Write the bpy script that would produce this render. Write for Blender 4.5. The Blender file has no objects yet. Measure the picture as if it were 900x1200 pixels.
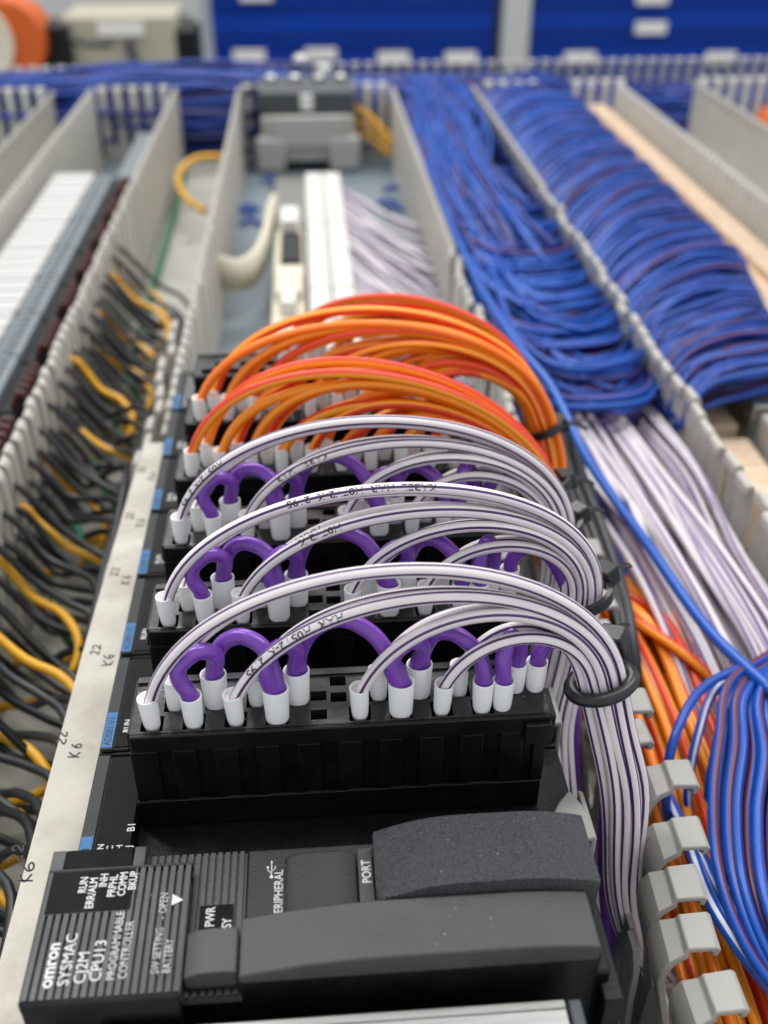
import bpy, math, random
from mathutils import Vector, Matrix
random.seed(7)
rnd = random.uniform
sc = bpy.context.scene
COL = sc.collection
S = 0.001                                   # everything below is written in millimetres

# ------------------------------------------------------------------ camera
FPX = 1200.0
PITCH = math.atan(800 / FPX)
YAW = math.atan(105 / (FPX / math.cos(PITCH)))
CZ = 236.0
FW = Vector((math.sin(YAW) * math.cos(PITCH), math.cos(YAW) * math.cos(PITCH), -math.sin(PITCH)))
RT = Vector((math.cos(YAW), -math.sin(YAW), 0))
UP = RT.cross(FW)
cd = bpy.data.cameras.new('camera')
cam = bpy.data.objects.new('camera', cd)
COL.objects.link(cam)
cam.matrix_world = Matrix(((RT.x, UP.x, -FW.x, 0), (RT.y, UP.y, -FW.y, 0), (RT.z, UP.z, -FW.z, CZ * S), (0, 0, 0, 1)))
cd.sensor_fit = 'VERTICAL'
cd.sensor_height = 24
cd.lens = 24
cd.clip_start = 0.01
cd.clip_end = 60
cd.dof.use_dof = True
cd.dof.focus_distance = 0.208
cd.dof.aperture_fstop = 8.2
sc.camera = cam

# ------------------------------------------------------------------ light
w = bpy.data.worlds.new('World')
sc.world = w
w.use_nodes = True
bg = w.node_tree.nodes['Background']
bg.inputs[0].default_value = (0.80, 0.83, 0.88, 1)
bg.inputs[1].default_value = 0.88


def lamp(name, loc, size, power, col=(1, 0.985, 0.96), tgt=(0, 0.3, 0)):
    l = bpy.data.lights.new(name, 'AREA')
    l.shape = 'RECTANGLE'
    l.size, l.size_y = size
    l.energy = power
    l.color = col
    o = bpy.data.objects.new(name, l)
    COL.objects.link(o)
    o.location = loc
    o.rotation_euler = (Vector(tgt) - Vector(loc)).to_track_quat('-Z', 'Y').to_euler()
    return o


lamp('ceiling_lamp', (-0.75, 0.9, 2.1), (0.25, 1.5), 21)
lamp('ceiling_lamp', (0.9, 0.7, 2.1), (0.25, 1.5), 18)
lamp('ceiling_lamp', (0.0, 2.9, 2.2), (1.5, 0.3), 28, tgt=(0, 1.0, 0))
sc.view_settings.view_transform = 'Standard'
sc.view_settings.look = 'None'
sc.view_settings.exposure = 0.30
sc.view_settings.gamma = 1.0


# ------------------------------------------------------------------ helpers
def at_z(px, py, z):                          # the point at height z that the photograph shows at a pixel
    r = FW + RT * ((px - 450) / FPX) - UP * ((py - 600) / FPX)
    t = (z - CZ) / r.z
    return (r.x * t, r.y * t, z)


def at_y(px, py, y):
    r = FW + RT * ((px - 450) / FPX) - UP * ((py - 600) / FPX)
    t = y / r.y
    return (r.x * t, y, CZ + r.z * t)


def lin(r, g, b):
    f = lambda c: (c / 255 / 12.92) if c <= 10 else ((c / 255 + 0.055) / 1.055) ** 2.4
    return (f(r), f(g), f(b), 1)


def mat(name, rgb, rough=0.5, metal=0.0, bump=0.0, bscale=900.0, var=0.0, vscale=60.0, var_rgb=None, spec=0.5, rvar=0.0, emit=None, coat=0.0, bdist=0.0004, streak=None):
    m = bpy.data.materials.new(name)
    m.use_nodes = True
    nt = m.node_tree
    p = nt.nodes['Principled BSDF']
    c = lin(*rgb)
    p.inputs['Base Color'].default_value = c
    p.inputs['Roughness'].default_value = rough
    p.inputs['Metallic'].default_value = metal
    p.inputs['Specular IOR Level'].default_value = spec
    p.inputs['Coat Weight'].default_value = coat
    tc = nt.nodes.new('ShaderNodeTexCoord')
    src = tc.outputs['Object']
    if streak:
        mp = nt.nodes.new('ShaderNodeMapping')
        mp.inputs['Scale'].default_value = streak
        nt.links.new(src, mp.inputs[0])
        src = mp.outputs[0]
    if var > 0 or var_rgb:
        n = nt.nodes.new('ShaderNodeTexNoise')
        n.inputs['Scale'].default_value = vscale
        n.inputs['Detail'].default_value = 6
        n.inputs['Roughness'].default_value = 0.65
        nt.links.new(src, n.inputs['Vector'])
        r = nt.nodes.new('ShaderNodeMapRange')
        r.inputs[1].default_value = 0.35
        r.inputs[2].default_value = 0.68
        nt.links.new(n.outputs[0], r.inputs[0])
        mx = nt.nodes.new('ShaderNodeMix')
        mx.data_type = 'RGBA'
        mx.inputs[6].default_value = c
        c2 = lin(*var_rgb) if var_rgb else tuple(max(0, v * (1 - var)) for v in c[:3]) + (1,)
        mx.inputs[7].default_value = c2
        nt.links.new(r.outputs[0], mx.inputs[0])
        nt.links.new(mx.outputs[2], p.inputs['Base Color'])
        if rvar:
            r2 = nt.nodes.new('ShaderNodeMapRange')
            r2.inputs[1].default_value = 0.3
            r2.inputs[2].default_value = 0.7
            r2.inputs[3].default_value = max(0.05, rough - rvar)
            r2.inputs[4].default_value = min(1, rough + rvar)
            nt.links.new(n.outputs[0], r2.inputs[0])
            nt.links.new(r2.outputs[0], p.inputs['Roughness'])
    if bump > 0:
        n2 = nt.nodes.new('ShaderNodeTexNoise')
        n2.inputs['Scale'].default_value = bscale
        n2.inputs['Detail'].default_value = 3
        nt.links.new(src, n2.inputs['Vector'])
        b = nt.nodes.new('ShaderNodeBump')
        b.inputs['Strength'].default_value = bump
        b.inputs['Distance'].default_value = bdist
        nt.links.new(n2.outputs[0], b.inputs['Height'])
        nt.links.new(b.outputs[0], p.inputs['Normal'])
    if emit:
        p.inputs['Emission Color'].default_value = c
        p.inputs['Emission Strength'].default_value = emit
    return m


def stripe(name, base, line, n=2, width=0.15, twist=0.0, rough=0.35, var=0.08):
    """insulation with n coloured stripes running along the wire"""
    m = bpy.data.materials.new(name)
    m.use_nodes = True
    nt = m.node_tree
    p = nt.nodes['Principled BSDF']
    p.inputs['Roughness'].default_value = rough
    N = nt.nodes.new
    uv = N('ShaderNodeUVMap')
    sp = N('ShaderNodeSeparateXYZ')
    nt.links.new(uv.outputs[0], sp.inputs[0])
    tw = N('ShaderNodeMath'); tw.operation = 'MULTIPLY_ADD'
    tw.inputs[1].default_value = twist
    nt.links.new(sp.outputs[1], tw.inputs[0])
    nt.links.new(sp.outputs[0], tw.inputs[2])
    ml = N('ShaderNodeMath'); ml.operation = 'MULTIPLY'; ml.inputs[1].default_value = n
    nt.links.new(tw.outputs[0], ml.inputs[0])
    fr = N('ShaderNodeMath'); fr.operation = 'FRACT'
    nt.links.new(ml.outputs[0], fr.inputs[0])
    sb = N('ShaderNodeMath'); sb.operation = 'SUBTRACT'; sb.inputs[1].default_value = 0.5
    nt.links.new(fr.outputs[0], sb.inputs[0])
    ab = N('ShaderNodeMath'); ab.operation = 'ABSOLUTE'
    nt.links.new(sb.outputs[0], ab.inputs[0])
    mr = N('ShaderNodeMapRange')
    h = width * n / 2
    mr.inputs[1].default_value = h * 0.86
    mr.inputs[2].default_value = h * 1.14
    mr.inputs[3].default_value = 1
    mr.inputs[4].default_value = 0
    nt.links.new(ab.outputs[0], mr.inputs[0])
    tc = N('ShaderNodeTexCoord')
    no = N('ShaderNodeTexNoise'); no.inputs['Scale'].default_value = 160; no.inputs['Detail'].default_value = 5
    nt.links.new(tc.outputs['Object'], no.inputs['Vector'])
    mb = N('ShaderNodeMix'); mb.data_type = 'RGBA'
    mb.inputs[6].default_value = lin(*base)
    mb.inputs[7].default_value = tuple(v * (1 - var * 2) for v in lin(*base)[:3]) + (1,)
    nt.links.new(no.outputs[0], mb.inputs[0])
    mx = N('ShaderNodeMix'); mx.data_type = 'RGBA'
    mx.inputs[7].default_value = lin(*line)
    nt.links.new(mr.outputs[0], mx.inputs[0])
    nt.links.new(mb.outputs[2], mx.inputs[6])
    nt.links.new(mx.outputs[2], p.inputs['Base Color'])
    bp = N('ShaderNodeBump'); bp.inputs['Strength'].default_value = 0.12; bp.inputs['Distance'].default_value = 0.0003
    nt.links.new(no.outputs[0], bp.inputs['Height'])
    nt.links.new(bp.outputs[0], p.inputs['Normal'])
    return m


M = {}
M['black'] = mat('black_plastic', (9, 9, 10), 0.42, spec=0.3, bump=0.15, bscale=1500, var_rgb=(14, 14, 15), vscale=120, rvar=0.12)
M['block_top'] = mat('terminal_block_plastic', (14, 14, 15), 0.34, spec=0.4, bump=0.2, bscale=700, var_rgb=(42, 42, 43), vscale=110, rvar=0.14)
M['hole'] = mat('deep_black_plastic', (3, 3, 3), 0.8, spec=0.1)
M['label_black'] = mat('glossy_black_label', (4, 4, 5), 0.42, spec=0.1, var_rgb=(20, 20, 22), vscale=90, rvar=0.1)
M['cpu'] = mat('ribbed_grey_plastic', (66, 66, 65), 0.45, bump=0.2, bscale=2200, var_rgb=(52, 52, 52), vscale=80, rvar=0.1)
M['cpu_smooth'] = mat('satin_charcoal_plastic', (38, 39, 40), 0.5, spec=0.35, bump=0.35, bscale=2600, var_rgb=(50, 50, 50), vscale=70, rvar=0.1)
M['cpu_tex'] = mat('coarse_textured_charcoal_plastic', (40, 42, 44), 0.26, spec=1.0, bump=1.0, bscale=3300, var_rgb=(78, 81, 84), vscale=2600, bdist=0.0009)  # lighter flecks put the grain's sparkle into the colour
M['bar'] = mat('charcoal_cover_plastic', (54, 54, 52), 0.5, bump=0.35, bscale=2600, var_rgb=(68, 68, 65), vscale=90, rvar=0.08)
M['print'] = mat('white_print', (205, 205, 202), 0.6)
M['print_dim'] = mat('grey_print', (196, 196, 194), 0.6, var_rgb=(140, 140, 138), vscale=700)
M['ink'] = mat('black_ink', (34, 32, 34), 0.6)
M['ink_soft'] = mat('grey_ink', (70, 62, 74), 0.6)
M['blue_label'] = mat('blue_label_print', (34, 104, 158), 0.55, var=0.15, vscale=300)
M['ferrule'] = mat('white_ferrule_plastic', (242, 242, 240), 0.42, bump=0.05, bscale=600, var=0.06, vscale=300)
M['duct'] = mat('light_grey_duct_plastic', (190, 186, 177), 0.45, bump=0.1, bscale=300, var=0.10, vscale=60, rvar=0.08)
M['duct_tab'] = mat('light_grey_duct_tab_plastic', (158, 156, 149), 0.42, bump=0.12, bscale=500, var=0.10, vscale=160, rvar=0.1)
M['duct_far'] = mat('warm_grey_duct_plastic', (194, 190, 180), 0.42, bump=0.1, bscale=300, var=0.10, vscale=60, rvar=0.08)
M['strip'] = mat('dull_aluminium', (178, 174, 162), 0.42, metal=0.2, bump=0.12, bscale=70, var_rgb=(150, 145, 133), vscale=38, rvar=0.12)
M['plate'] = mat('blue_grey_painted_plate', (118, 131, 139), 0.45, bump=0.05, var=0.12, vscale=8, rvar=0.08)
M['floor_grey'] = mat('pale_grey_plate', (176, 174, 164), 0.5, var_rgb=(148, 146, 138), vscale=22, rvar=0.08)
M['violet'] = mat('violet_insulation', (122, 68, 172), 0.25, bump=0.05, bscale=260, var_rgb=(104, 54, 154), vscale=140, rvar=0.12)
M['violet_dark'] = mat('deep_violet_insulation', (84, 44, 128), 0.3, var=0.1)
M['white_wire'] = [stripe('white_insulation_with_violet_stripes', (234, 226, 226), (70, 38, 92), 4, 0.072, t, 0.34) for t in (0.0, 0.0006, -0.0008)]
M['white_far'] = [stripe('pale_insulation_with_violet_stripe', (216, 208, 212), (112, 84, 130), 2, 0.13, t, 0.42) for t in (0.001, -0.002)]
M['orange'] = stripe('orange_insulation', (255, 146, 16), (246, 118, 10), 1, 0.3, 0.0, 0.3)
M['orange_red'] = stripe('red_insulation_with_orange_stripes', (226, 64, 16), (252, 156, 36), 2, 0.17, 0.0005, 0.3)
M['orange_yellow'] = stripe('orange_insulation_with_red_stripes', (255, 158, 30), (222, 62, 14), 2, 0.24, -0.0006, 0.3)
M['blue'] = stripe('blue_insulation', (14, 84, 180), (10, 64, 154), 1, 0.3, 0.001, 0.34)
M['blue_red'] = stripe('blue_insulation_with_dark_red_stripe', (18, 80, 178), (96, 34, 50), 2, 0.18, 0.002, 0.36)
M['blue_dark'] = stripe('dark_blue_insulation_with_violet_stripe', (20, 60, 150), (58, 44, 100), 2, 0.16, 0.0015, 0.38)
M['blue_mass'] = stripe('blue_insulation_of_the_wire_mass', (18, 68, 160), (66, 36, 84), 1, 0.22, 0.002, 0.4)
M['blue_white'] = stripe('blue_insulation_with_white_stripe', (16, 84, 186), (206, 202, 214), 2, 0.11, 0.0012, 0.34)
M['black_wire'] = mat('black_rubber_insulation', (17, 18, 20), 0.38, bump=0.05, bscale=200, var=0.2)
M['grey_wire'] = mat('dark_grey_insulation', (36, 38, 41), 0.4, var=0.2)
M['yellow'] = mat('yellow_insulation', (228, 168, 16), 0.38, var_rgb=(206, 148, 14), vscale=80)
M['yellow_green'] = stripe('yellow_insulation_with_green_stripe', (225, 178, 30), (30, 120, 60), 1, 0.25, 0.02, 0.4)
M['green'] = mat('green_insulation', (30, 120, 84), 0.4, var=0.2)
M['tie'] = mat('black_nylon', (20, 20, 21), 0.35, bump=0.1, bscale=900, var_rgb=(34, 34, 34), vscale=200)
M['steel'] = mat('brushed_steel', (190, 190, 186), 0.3, metal=0.9, bump=0.15, bscale=400, var=0.15, vscale=150, streak=(0.1, 1, 1))
M['white'] = mat('white_plastic', (222, 220, 214), 0.45, var=0.05, vscale=90)
M['relay_white'] = mat('soft_white_plastic', (192, 192, 188), 0.5, var=0.06, vscale=90)
M['cream'] = mat('cream_plastic', (214, 206, 184), 0.5, var=0.08)
M['mid_grey'] = mat('mid_grey_plastic', (118, 126, 130), 0.45, var=0.12)
M['contactor'] = mat('light_grey_device_plastic', (172, 172, 166), 0.45, var=0.08)
M['dark_grey'] = mat('dark_grey_plastic', (66, 70, 74), 0.45, var=0.15)
M['red'] = mat('dark_red_plastic', (84, 20, 26), 0.4, var=0.5, vscale=80)
M['beige'] = mat('beige_terminal_plastic', (222, 198, 170), 0.5, var_rgb=(200, 170, 140), vscale=200)
M['cabinet'] = mat('blue_enamel_steel', (0, 56, 156), 0.55, spec=0.2, var=0.12, vscale=3)
M['cabinet_dark'] = mat('dark_blue_enamel_steel', (4, 30, 84), 0.5)
M['post'] = mat('pale_grey_enamel', (186, 188, 184), 0.4, var=0.05, vscale=3)
M['box'] = mat('beige_enamel_steel', (172, 166, 146), 0.5, var=0.08, vscale=5)
M['spool'] = mat('orange_drum_plastic', (206, 92, 20), 0.5, var=0.15, vscale=10)
M['table'] = mat('grey_laminate', (150, 150, 146), 0.5, var=0.1, vscale=5)
M['room_floor'] = mat('concrete_floor', (120, 120, 116), 0.6, var=0.15, vscale=2)


class MB:
    def __init__(s):
        s.v = []; s.f = []; s.uv = []; s.mi = []

    def add(s, vs, fs, uvs=None, mi=0):
        o = len(s.v)
        s.v += [tuple(v) for v in vs]
        for k, f in enumerate(fs):
            s.f.append(tuple(i + o for i in f))
            s.uv.append(uvs[k] if uvs else None)
            s.mi.append(mi)
        return s

    def box(s, x0, y0, z0, x1, y1, z1, mi=0):
        vs = [(x, y, z) for z in (z0, z1) for y in (y0, y1) for x in (x0, x1)]
        return s.add(vs, [(0, 2, 3, 1), (4, 5, 7, 6), (0, 1, 5, 4), (2, 6, 7, 3), (0, 4, 6, 2), (1, 3, 7, 5)], mi=mi)

    def prism(s, prof, axis, a, b, mi=0):
        """closed profile swept along an axis. axis 'y': prof=(x,z); 'x': prof=(y,z); 'z': prof=(x,y)"""
        n = len(prof)
        def pt(p, c):
            return {'y': (p[0], c, p[1]), 'x': (c, p[0], p[1]), 'z': (p[0], p[1], c)}[axis]
        vs = [pt(p, a) for p in prof] + [pt(p, b) for p in prof]
        fs = [(i, (i + 1) % n, n + (i + 1) % n, n + i) for i in range(n)]
        fs += [tuple(range(n))[::-1], tuple(range(n, 2 * n))]
        return s.add(vs, fs, mi=mi)

    def hfield(s, xs, ys, h, mi=0):
        """stepped top surface over a rectilinear grid, with real vertical walls where the height changes"""
        H = [[h((xs[i] + xs[i + 1]) / 2, (ys[j] + ys[j + 1]) / 2) for j in range(len(ys) - 1)] for i in range(len(xs) - 1)]
        for i in range(len(xs) - 1):
            for j in range(len(ys) - 1):
                z = H[i][j]
                x0, x1, y0, y1 = xs[i], xs[i + 1], ys[j], ys[j + 1]
                s.add([(x0, y0, z), (x1, y0, z), (x1, y1, z), (x0, y1, z)], [(0, 1, 2, 3)], mi=mi)
                if i + 1 < len(xs) - 1 and abs(H[i + 1][j] - z) > 1e-6:
                    z2 = H[i + 1][j]
                    s.add([(x1, y0, z), (x1, y1, z), (x1, y1, z2), (x1, y0, z2)], [(0, 3, 2, 1) if z2 < z else (0, 1, 2, 3)], mi=mi)
                if j + 1 < len(ys) - 1 and abs(H[i][j + 1] - z) > 1e-6:
                    z2 = H[i][j + 1]
                    s.add([(x0, y1, z), (x1, y1, z), (x1, y1, z2), (x0, y1, z2)], [(0, 1, 2, 3)], mi=mi)
        return s

    def tube(s, pts, r, sides=8, n=None, u0=0.0, mi=0, caps=True, flat=1.0):
        P = smooth(pts, n) if n else [Vector(p) for p in pts]
        fr = frames(P)
        o = len(s.v)
        L = 0
        Ls = []
        for k, p in enumerate(P):
            if k: L += (p - P[k - 1]).length
            Ls.append(L)
            T, A, B = fr[k]
            rr = r(k / (len(P) - 1)) if callable(r) else r
            for i in range(sides):
                a = 2 * math.pi * i / sides
                s.v.append(tuple(p + A * (math.cos(a) * rr) + B * (math.sin(a) * rr * flat)))
        for k in range(len(P) - 1):
            for i in range(sides):
                j = (i + 1) % sides
                s.f.append((o + k * sides + i, o + k * sides + j, o + (k + 1) * sides + j, o + (k + 1) * sides + i))
                a0, a1 = i / sides + u0, (i + 1) / sides + u0
                s.uv.append([(a0, Ls[k]), (a1, Ls[k]), (a1, Ls[k + 1]), (a0, Ls[k + 1])])
                s.mi.append(mi)
        if caps:
            e = o + (len(P) - 1) * sides
            s.f += [tuple(o + i for i in range(sides))[::-1], tuple(e + i for i in range(sides))]
            s.uv += [None, None]; s.mi += [mi, mi]
        return s

    def lathe(s, c, prof, sides=20, rx=1.0, ry=1.0, mi=0):
        o = len(s.v)
        for (r, z) in prof:
            for i in range(sides):
                a = 2 * math.pi * i / sides
                s.v.append((c[0] + math.cos(a) * r * rx, c[1] + math.sin(a) * r * ry, c[2] + z))
        for k in range(len(prof) - 1):
            for i in range(sides):
                j = (i + 1) % sides
                s.f.append((o + k * sides + i, o + k * sides + j, o + (k + 1) * sides + j, o + (k + 1) * sides + i))
                s.uv.append(None); s.mi.append(mi)
        e = o + (len(prof) - 1) * sides
        s.f += [tuple(o + i for i in range(sides))[::-1], tuple(e + i for i in range(sides))]
        s.uv += [None, None]; s.mi += [mi, mi]
        return s

    def data(s, name, off=(0, 0, 0), smooth_=False):
        me = bpy.data.meshes.new(name)
        ox, oy, oz = off
        me.from_pydata([((x - ox) * S, (y - oy) * S, (z - oz) * S) for x, y, z in s.v], [], s.f)
        if not smooth_:
            me.polygons.foreach_set('use_smooth', [True] * len(me.polygons))
            me.set_sharp_from_angle(angle=math.radians(33))
        if any(u is not None for u in s.uv):
            ul = me.uv_layers.new(name='UVMap')
            flat = []
            for f, u in zip(s.f, s.uv):
                for k in range(len(f)):
                    flat += list(u[k]) if u else [0.0, 0.0]
            ul.data.foreach_set('uv', flat)
        me.polygons.foreach_set('material_index', s.mi)
        if smooth_:
            me.polygons.foreach_set('use_smooth', [len(f) <= 4 for f in s.f])
        me.update()
        return me


def smooth(pts, n):
    """n points along a Catmull-Rom curve through pts"""
    P = [Vector(p) for p in pts]
    P = [P[0] * 2 - P[1]] + P + [P[-1] * 2 - P[-2]]
    out = []
    m = len(P) - 3
    for k in range(n):
        t = k / (n - 1) * m
        i = min(int(t), m - 1)
        u = t - i
        a, b, c, d = P[i:i + 4]
        out.append(0.5 * ((2 * b) + (c - a) * u + (2 * a - 5 * b + 4 * c - d) * u * u + (3 * b - a - 3 * c + d) * u ** 3))
    return out


def bez(a, b, c, d, n):
    a, b, c, d = map(Vector, (a, b, c, d))
    out = []
    for k in range(n):
        t = k / (n - 1)
        out.append(a * (1 - t) ** 3 + b * (3 * t * (1 - t) ** 2) + c * (3 * t * t * (1 - t)) + d * t ** 3)
    return out


def frames(P):
    fr = []
    A = None
    for k in range(len(P)):
        T = (P[min(k + 1, len(P) - 1)] - P[max(k - 1, 0)])
        if T.length < 1e-9: T = Vector((0, 0, 1))
        T.normalize()
        if A is None:
            A = Vector((0, 1, 0))
            if abs(T.dot(A)) > 0.85: A = Vector((1, 0, 0))
        A = A - T * A.dot(T)
        A.normalize()
        fr.append((T, A.copy(), T.cross(A)))
    return fr


def props(o, label=None, cat=None, group=None, kind=None):
    if label: o['label'] = label
    if cat: o['category'] = cat
    if group: o['group'] = group
    if kind: o['kind'] = kind
    return o


def thing(name, label, cat, loc=(0, 0, 0), group=None):
    o = bpy.data.objects.new(name, None)
    o.empty_display_size = 0.01
    COL.objects.link(o)
    o.location = tuple(c * S for c in loc)
    o['_o'] = [float(c) for c in loc]
    return props(o, label, cat, group)


def origin(o):
    return tuple(o['_o']) if '_o' in o.keys() else (0, 0, 0)


def put(name, me, parent, loc=(0, 0, 0), label=None, kind=None, world=True):
    """an object from mesh data at a place given in world millimetres"""
    o = bpy.data.objects.new(name, me)
    COL.objects.link(o)
    base = origin(parent) if parent else (0, 0, 0)
    o.parent = parent
    o.location = tuple((loc[i] - base[i]) * S for i in range(3))
    o['_o'] = [float(c) for c in loc]
    return props(o, label, None, None, kind)


def part(name, mb, m, parent, smooth_=False, bevel=0, label=None, kind=None):
    base = origin(parent)
    me = mb.data(name, base, smooth_)
    for x in (m if isinstance(m, (list, tuple)) else [m]): me.materials.append(x)
    o = bpy.data.objects.new(name, me)
    COL.objects.link(o)
    o.parent = parent
    o['_o'] = list(map(float, base))
    if bevel: bev(o, bevel)
    return props(o, label, None, None, kind)


def bev(o, wdt, seg=2):
    b = o.modifiers.new('bevel', 'BEVEL')
    b.width = wdt * S
    b.segments = seg
    b.limit_method = 'ANGLE'
    b.angle_limit = math.radians(40)
    return o


def solo(name, mb, m, label=None, cat=None, group=None, kind=None, smooth_=False, bevel=0):
    xs = [v[0] for v in mb.v]; ys = [v[1] for v in mb.v]; zs = [v[2] for v in mb.v]
    c = ((min(xs) + max(xs)) / 2, (min(ys) + max(ys)) / 2, min(zs))
    me = mb.data(name, c, smooth_)
    for x in (m if isinstance(m, (list, tuple)) else [m]): me.materials.append(x)
    o = bpy.data.objects.new(name, me)
    COL.objects.link(o)
    o.location = tuple(v * S for v in c)
    o['_o'] = list(map(float, c))
    if bevel: bev(o, bevel)
    return props(o, label, cat, group, kind)


def glyphs(txt, size, bold=0.0, spacing=1.0, sx=1.0):
    """flat outline of a text: (vertices in mm, faces)"""
    cu = bpy.data.curves.new('print', 'FONT')
    cu.body = txt
    cu.size = size
    cu.offset = bold
    cu.space_character = spacing
    cu.resolution_u = 3
    ob = bpy.data.objects.new('print', cu)
    me = bpy.data.meshes.new_from_object(ob)
    vs = [(v.co.x * sx, v.co.y) for v in me.vertices]
    fs = [tuple(p.vertices) for p in me.polygons]
    bpy.data.objects.remove(ob)
    bpy.data.curves.remove(cu)
    bpy.data.meshes.remove(me)
    return vs, fs


def text_up(mb, txt, x, y, z, size, bold=0.0, sx=1.0, spacing=1.0, zf=None):
    """text that reads away from the camera (+Y) with glyph tops towards -X; (x, y) = start of the baseline"""
    vs, fs = glyphs(txt, size, bold, spacing, sx)
    mb.add([(x - v[1], y + v[0], (zf(x - v[1]) if zf else z)) for v in vs], fs)


# ------------------------------------------------------------------ setting
solo('table', MB().box(-900, -200, -40, 1000, 1060, -6), M['table'], kind='structure')
solo('floor', MB().box(-6000, -2000, -860, 6000, 9000, -850), M['room_floor'], kind='structure')
solo('mounting_plate', MB().box(-520, 20, -5, 700, 1012, 0), M['plate'], kind='structure')
solo('room_wall', MB().box(-6000, 4600, -850, 6000, 4700, 2400), mat('pale_wall_paint', (196, 196, 190), 0.7, var=0.05, vscale=2), kind='structure')

# ------------------------------------------------------------------ wiring ducts
def finger_mesh(w, axis='y', bend=5.2, side=1, z0=14, z1=60, narrow=0.72, bent=False):
    """one duct finger: tapering tongue that ends in a rolled, hooked lip. It stands at the origin; its width runs along Y"""
    mb = MB()
    t = 1.5
    prof = [(0, z0), (0, z1 - 3.5), (side * 0.5, z1 - 1.2), (side * 1.7, z1), (side * bend, z1 + 0.3), (side * (bend + 0.9), z1 - 0.6), (side * (bend + 0.9), z1 - 3.6)]
    n = len(prof)
    wid = [w * 0.5, w * narrow * 0.5, w * 0.5 * 0.85, w * 0.5, w * 0.5, w * 0.5, w * 0.47]
    if bent:
        prof = [(0, z0), (-1.2, 30), (-3.2, 43), (-4.3, 50), (-4.0, 54), (-2.4, 57), (0.4, 58.4), (1.0, 59.9), (6.4, 60.2), (7.3, 59.2), (7.0, 56.6), (6.0, 55.9)]
        n = len(prof)
        wid = [w * q for q in (.50, .34, .40, .49, .52, .50, .43, .41, .42, .42, .38, .22)]
    inn = []
    for i, (x, z) in enumerate(prof):
        a = Vector(prof[max(i - 1, 0)]); b = Vector(prof[min(i + 1, n - 1)])
        d = (b - a).normalized()
        nx, nz = (d.y, -d.x) if side > 0 else (-d.y, d.x)
        inn.append((x + nx * t, z + nz * t))
    vs = []
    for (x, z), wd in zip(prof, wid): vs += [(x, -wd, z), (x, wd, z)]
    for (x, z), wd in zip(inn, wid): vs += [(x, -wd, z), (x, wd, z)]
    o = 2 * n
    fs = []
    for i in range(n - 1):
        a = 2 * i
        fs += [(a, a + 1, a + 3, a + 2), (o + a, o + a + 2, o + a + 3, o + a + 1), (a, a + 2, o + a + 2, o + a), (a + 1, o + a + 1, o + a + 3, a + 3)]
    e = 2 * (n - 1)
    fs += [(e, e + 1, o + e + 1, o + e), (0, o, o + 1, 1)]
    if axis == 'x': vs = [(y, x, z) for x, y, z in vs]
    mb.add(vs, fs)
    return mb


def duct_wall(root, x, y0, y1, side, pitch, near_to, w, wall_h=14, jit=0.0, bend=2.4, narrow=0.94, bent=False):
    """a slotted duct wall along Y: solid foot, then fingers. The nearest ones are parts, the far ones one joined part"""
    part('wall_foot', MB().box(x, y0, 0.2, x + side * 1.6, y1, wall_h), M['duct'], root)
    proto = finger_mesh(w, side=side, z0=wall_h, bend=bend, narrow=narrow, bent=bent).data('finger', (0, 0, 0))
    proto.materials.append(M['duct_tab'] if bent else M['duct_far'])
    far = MB()
    y = y0 + w / 2
    k = 0
    while y < y1:
        if y < near_to and k < 300:
            o = put('finger', proto, root, (x + rnd(-jit, jit), y, 0))
            o.rotation_euler = (rnd(-jit, jit) * 0.04, rnd(-jit, jit) * 0.09, rnd(-jit, jit) * 0.09)
            if k % 2 == 0: bev(o, 0.25, 1)
            else: bev(o, 0.25, 1)
            k += 1
        else:
            fm = finger_mesh(w, side=side, z0=wall_h, bend=bend, narrow=narrow)
            far.add([(vx + x, vy + y, vz) for vx, vy, vz in fm.v], fm.f)
        y += pitch
    if far.f: part('finger', far, M['duct_far'], root, kind='stuff')


def cross_wall(root, y, x0, x1, side, pitch=12.5, w=7.5):
    part('wall_foot', MB().box(x0, y, 0.2, x1, y + side * 1.6, 14), M['duct'], root)
    far = MB()
    x = x0 + w / 2
    while x < x1:
        fm = finger_mesh(w, axis='x', side=side, z0=14)
        far.add([(vx + x, vy + y, vz) for vx, vy, vz in fm.v], fm.f)
        x += pitch
    part('finger', far, M['duct_far'], root, kind='stuff')


d = thing('wiring_duct', 'wide light grey slotted wiring duct right of the black controller, packed with blue wires', 'wiring duct', (105, 480, 0), 'slotted wiring ducts')
part('base', MB().box(71.8, 20, 0.2, 139.5, 900, 1.6), M['duct'], d)
duct_wall(d, 70, 84, 262, 1, 12.7, 430, 9.4, jit=0.9, bent=True)
duct_wall(d, 70, 262.5, 896, 1, 10.4, 500, 8.2, jit=0.3, narrow=.86)
for i in range(6):
    y = 88 + i * 9.5 + rnd(-1, 1)
    mb = MB()
    z1 = 38 + rnd(-5, 4)
    lean = rnd(-3, 1.5)
    mb.prism([(y - 3.6, 6), (y + 3.6, 6), (y + 3.0, z1 * .5), (y + 3.7, z1 * .85), (y + 2.2, z1), (y - 2.4, z1), (y - 3.8, z1 * .85), (y - 2.6, z1 * .5)], 'x', 0, 1.5)
    mb.v = [(x + 63.5 + lean * (z / z1) ** 2, yy, z) for x, yy, z in mb.v]
    part('inner_finger', mb, M['duct_tab'], d, bevel=0.25)
part('inner_foot', MB().box(61.5, 60, .2, 65.5, 140, 8), M['duct'], d)
duct_wall(d, 141.5, 150, 896, -1, 12.0, 620, 9.6, jit=0.4, bend=3.0, narrow=.86)

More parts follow.
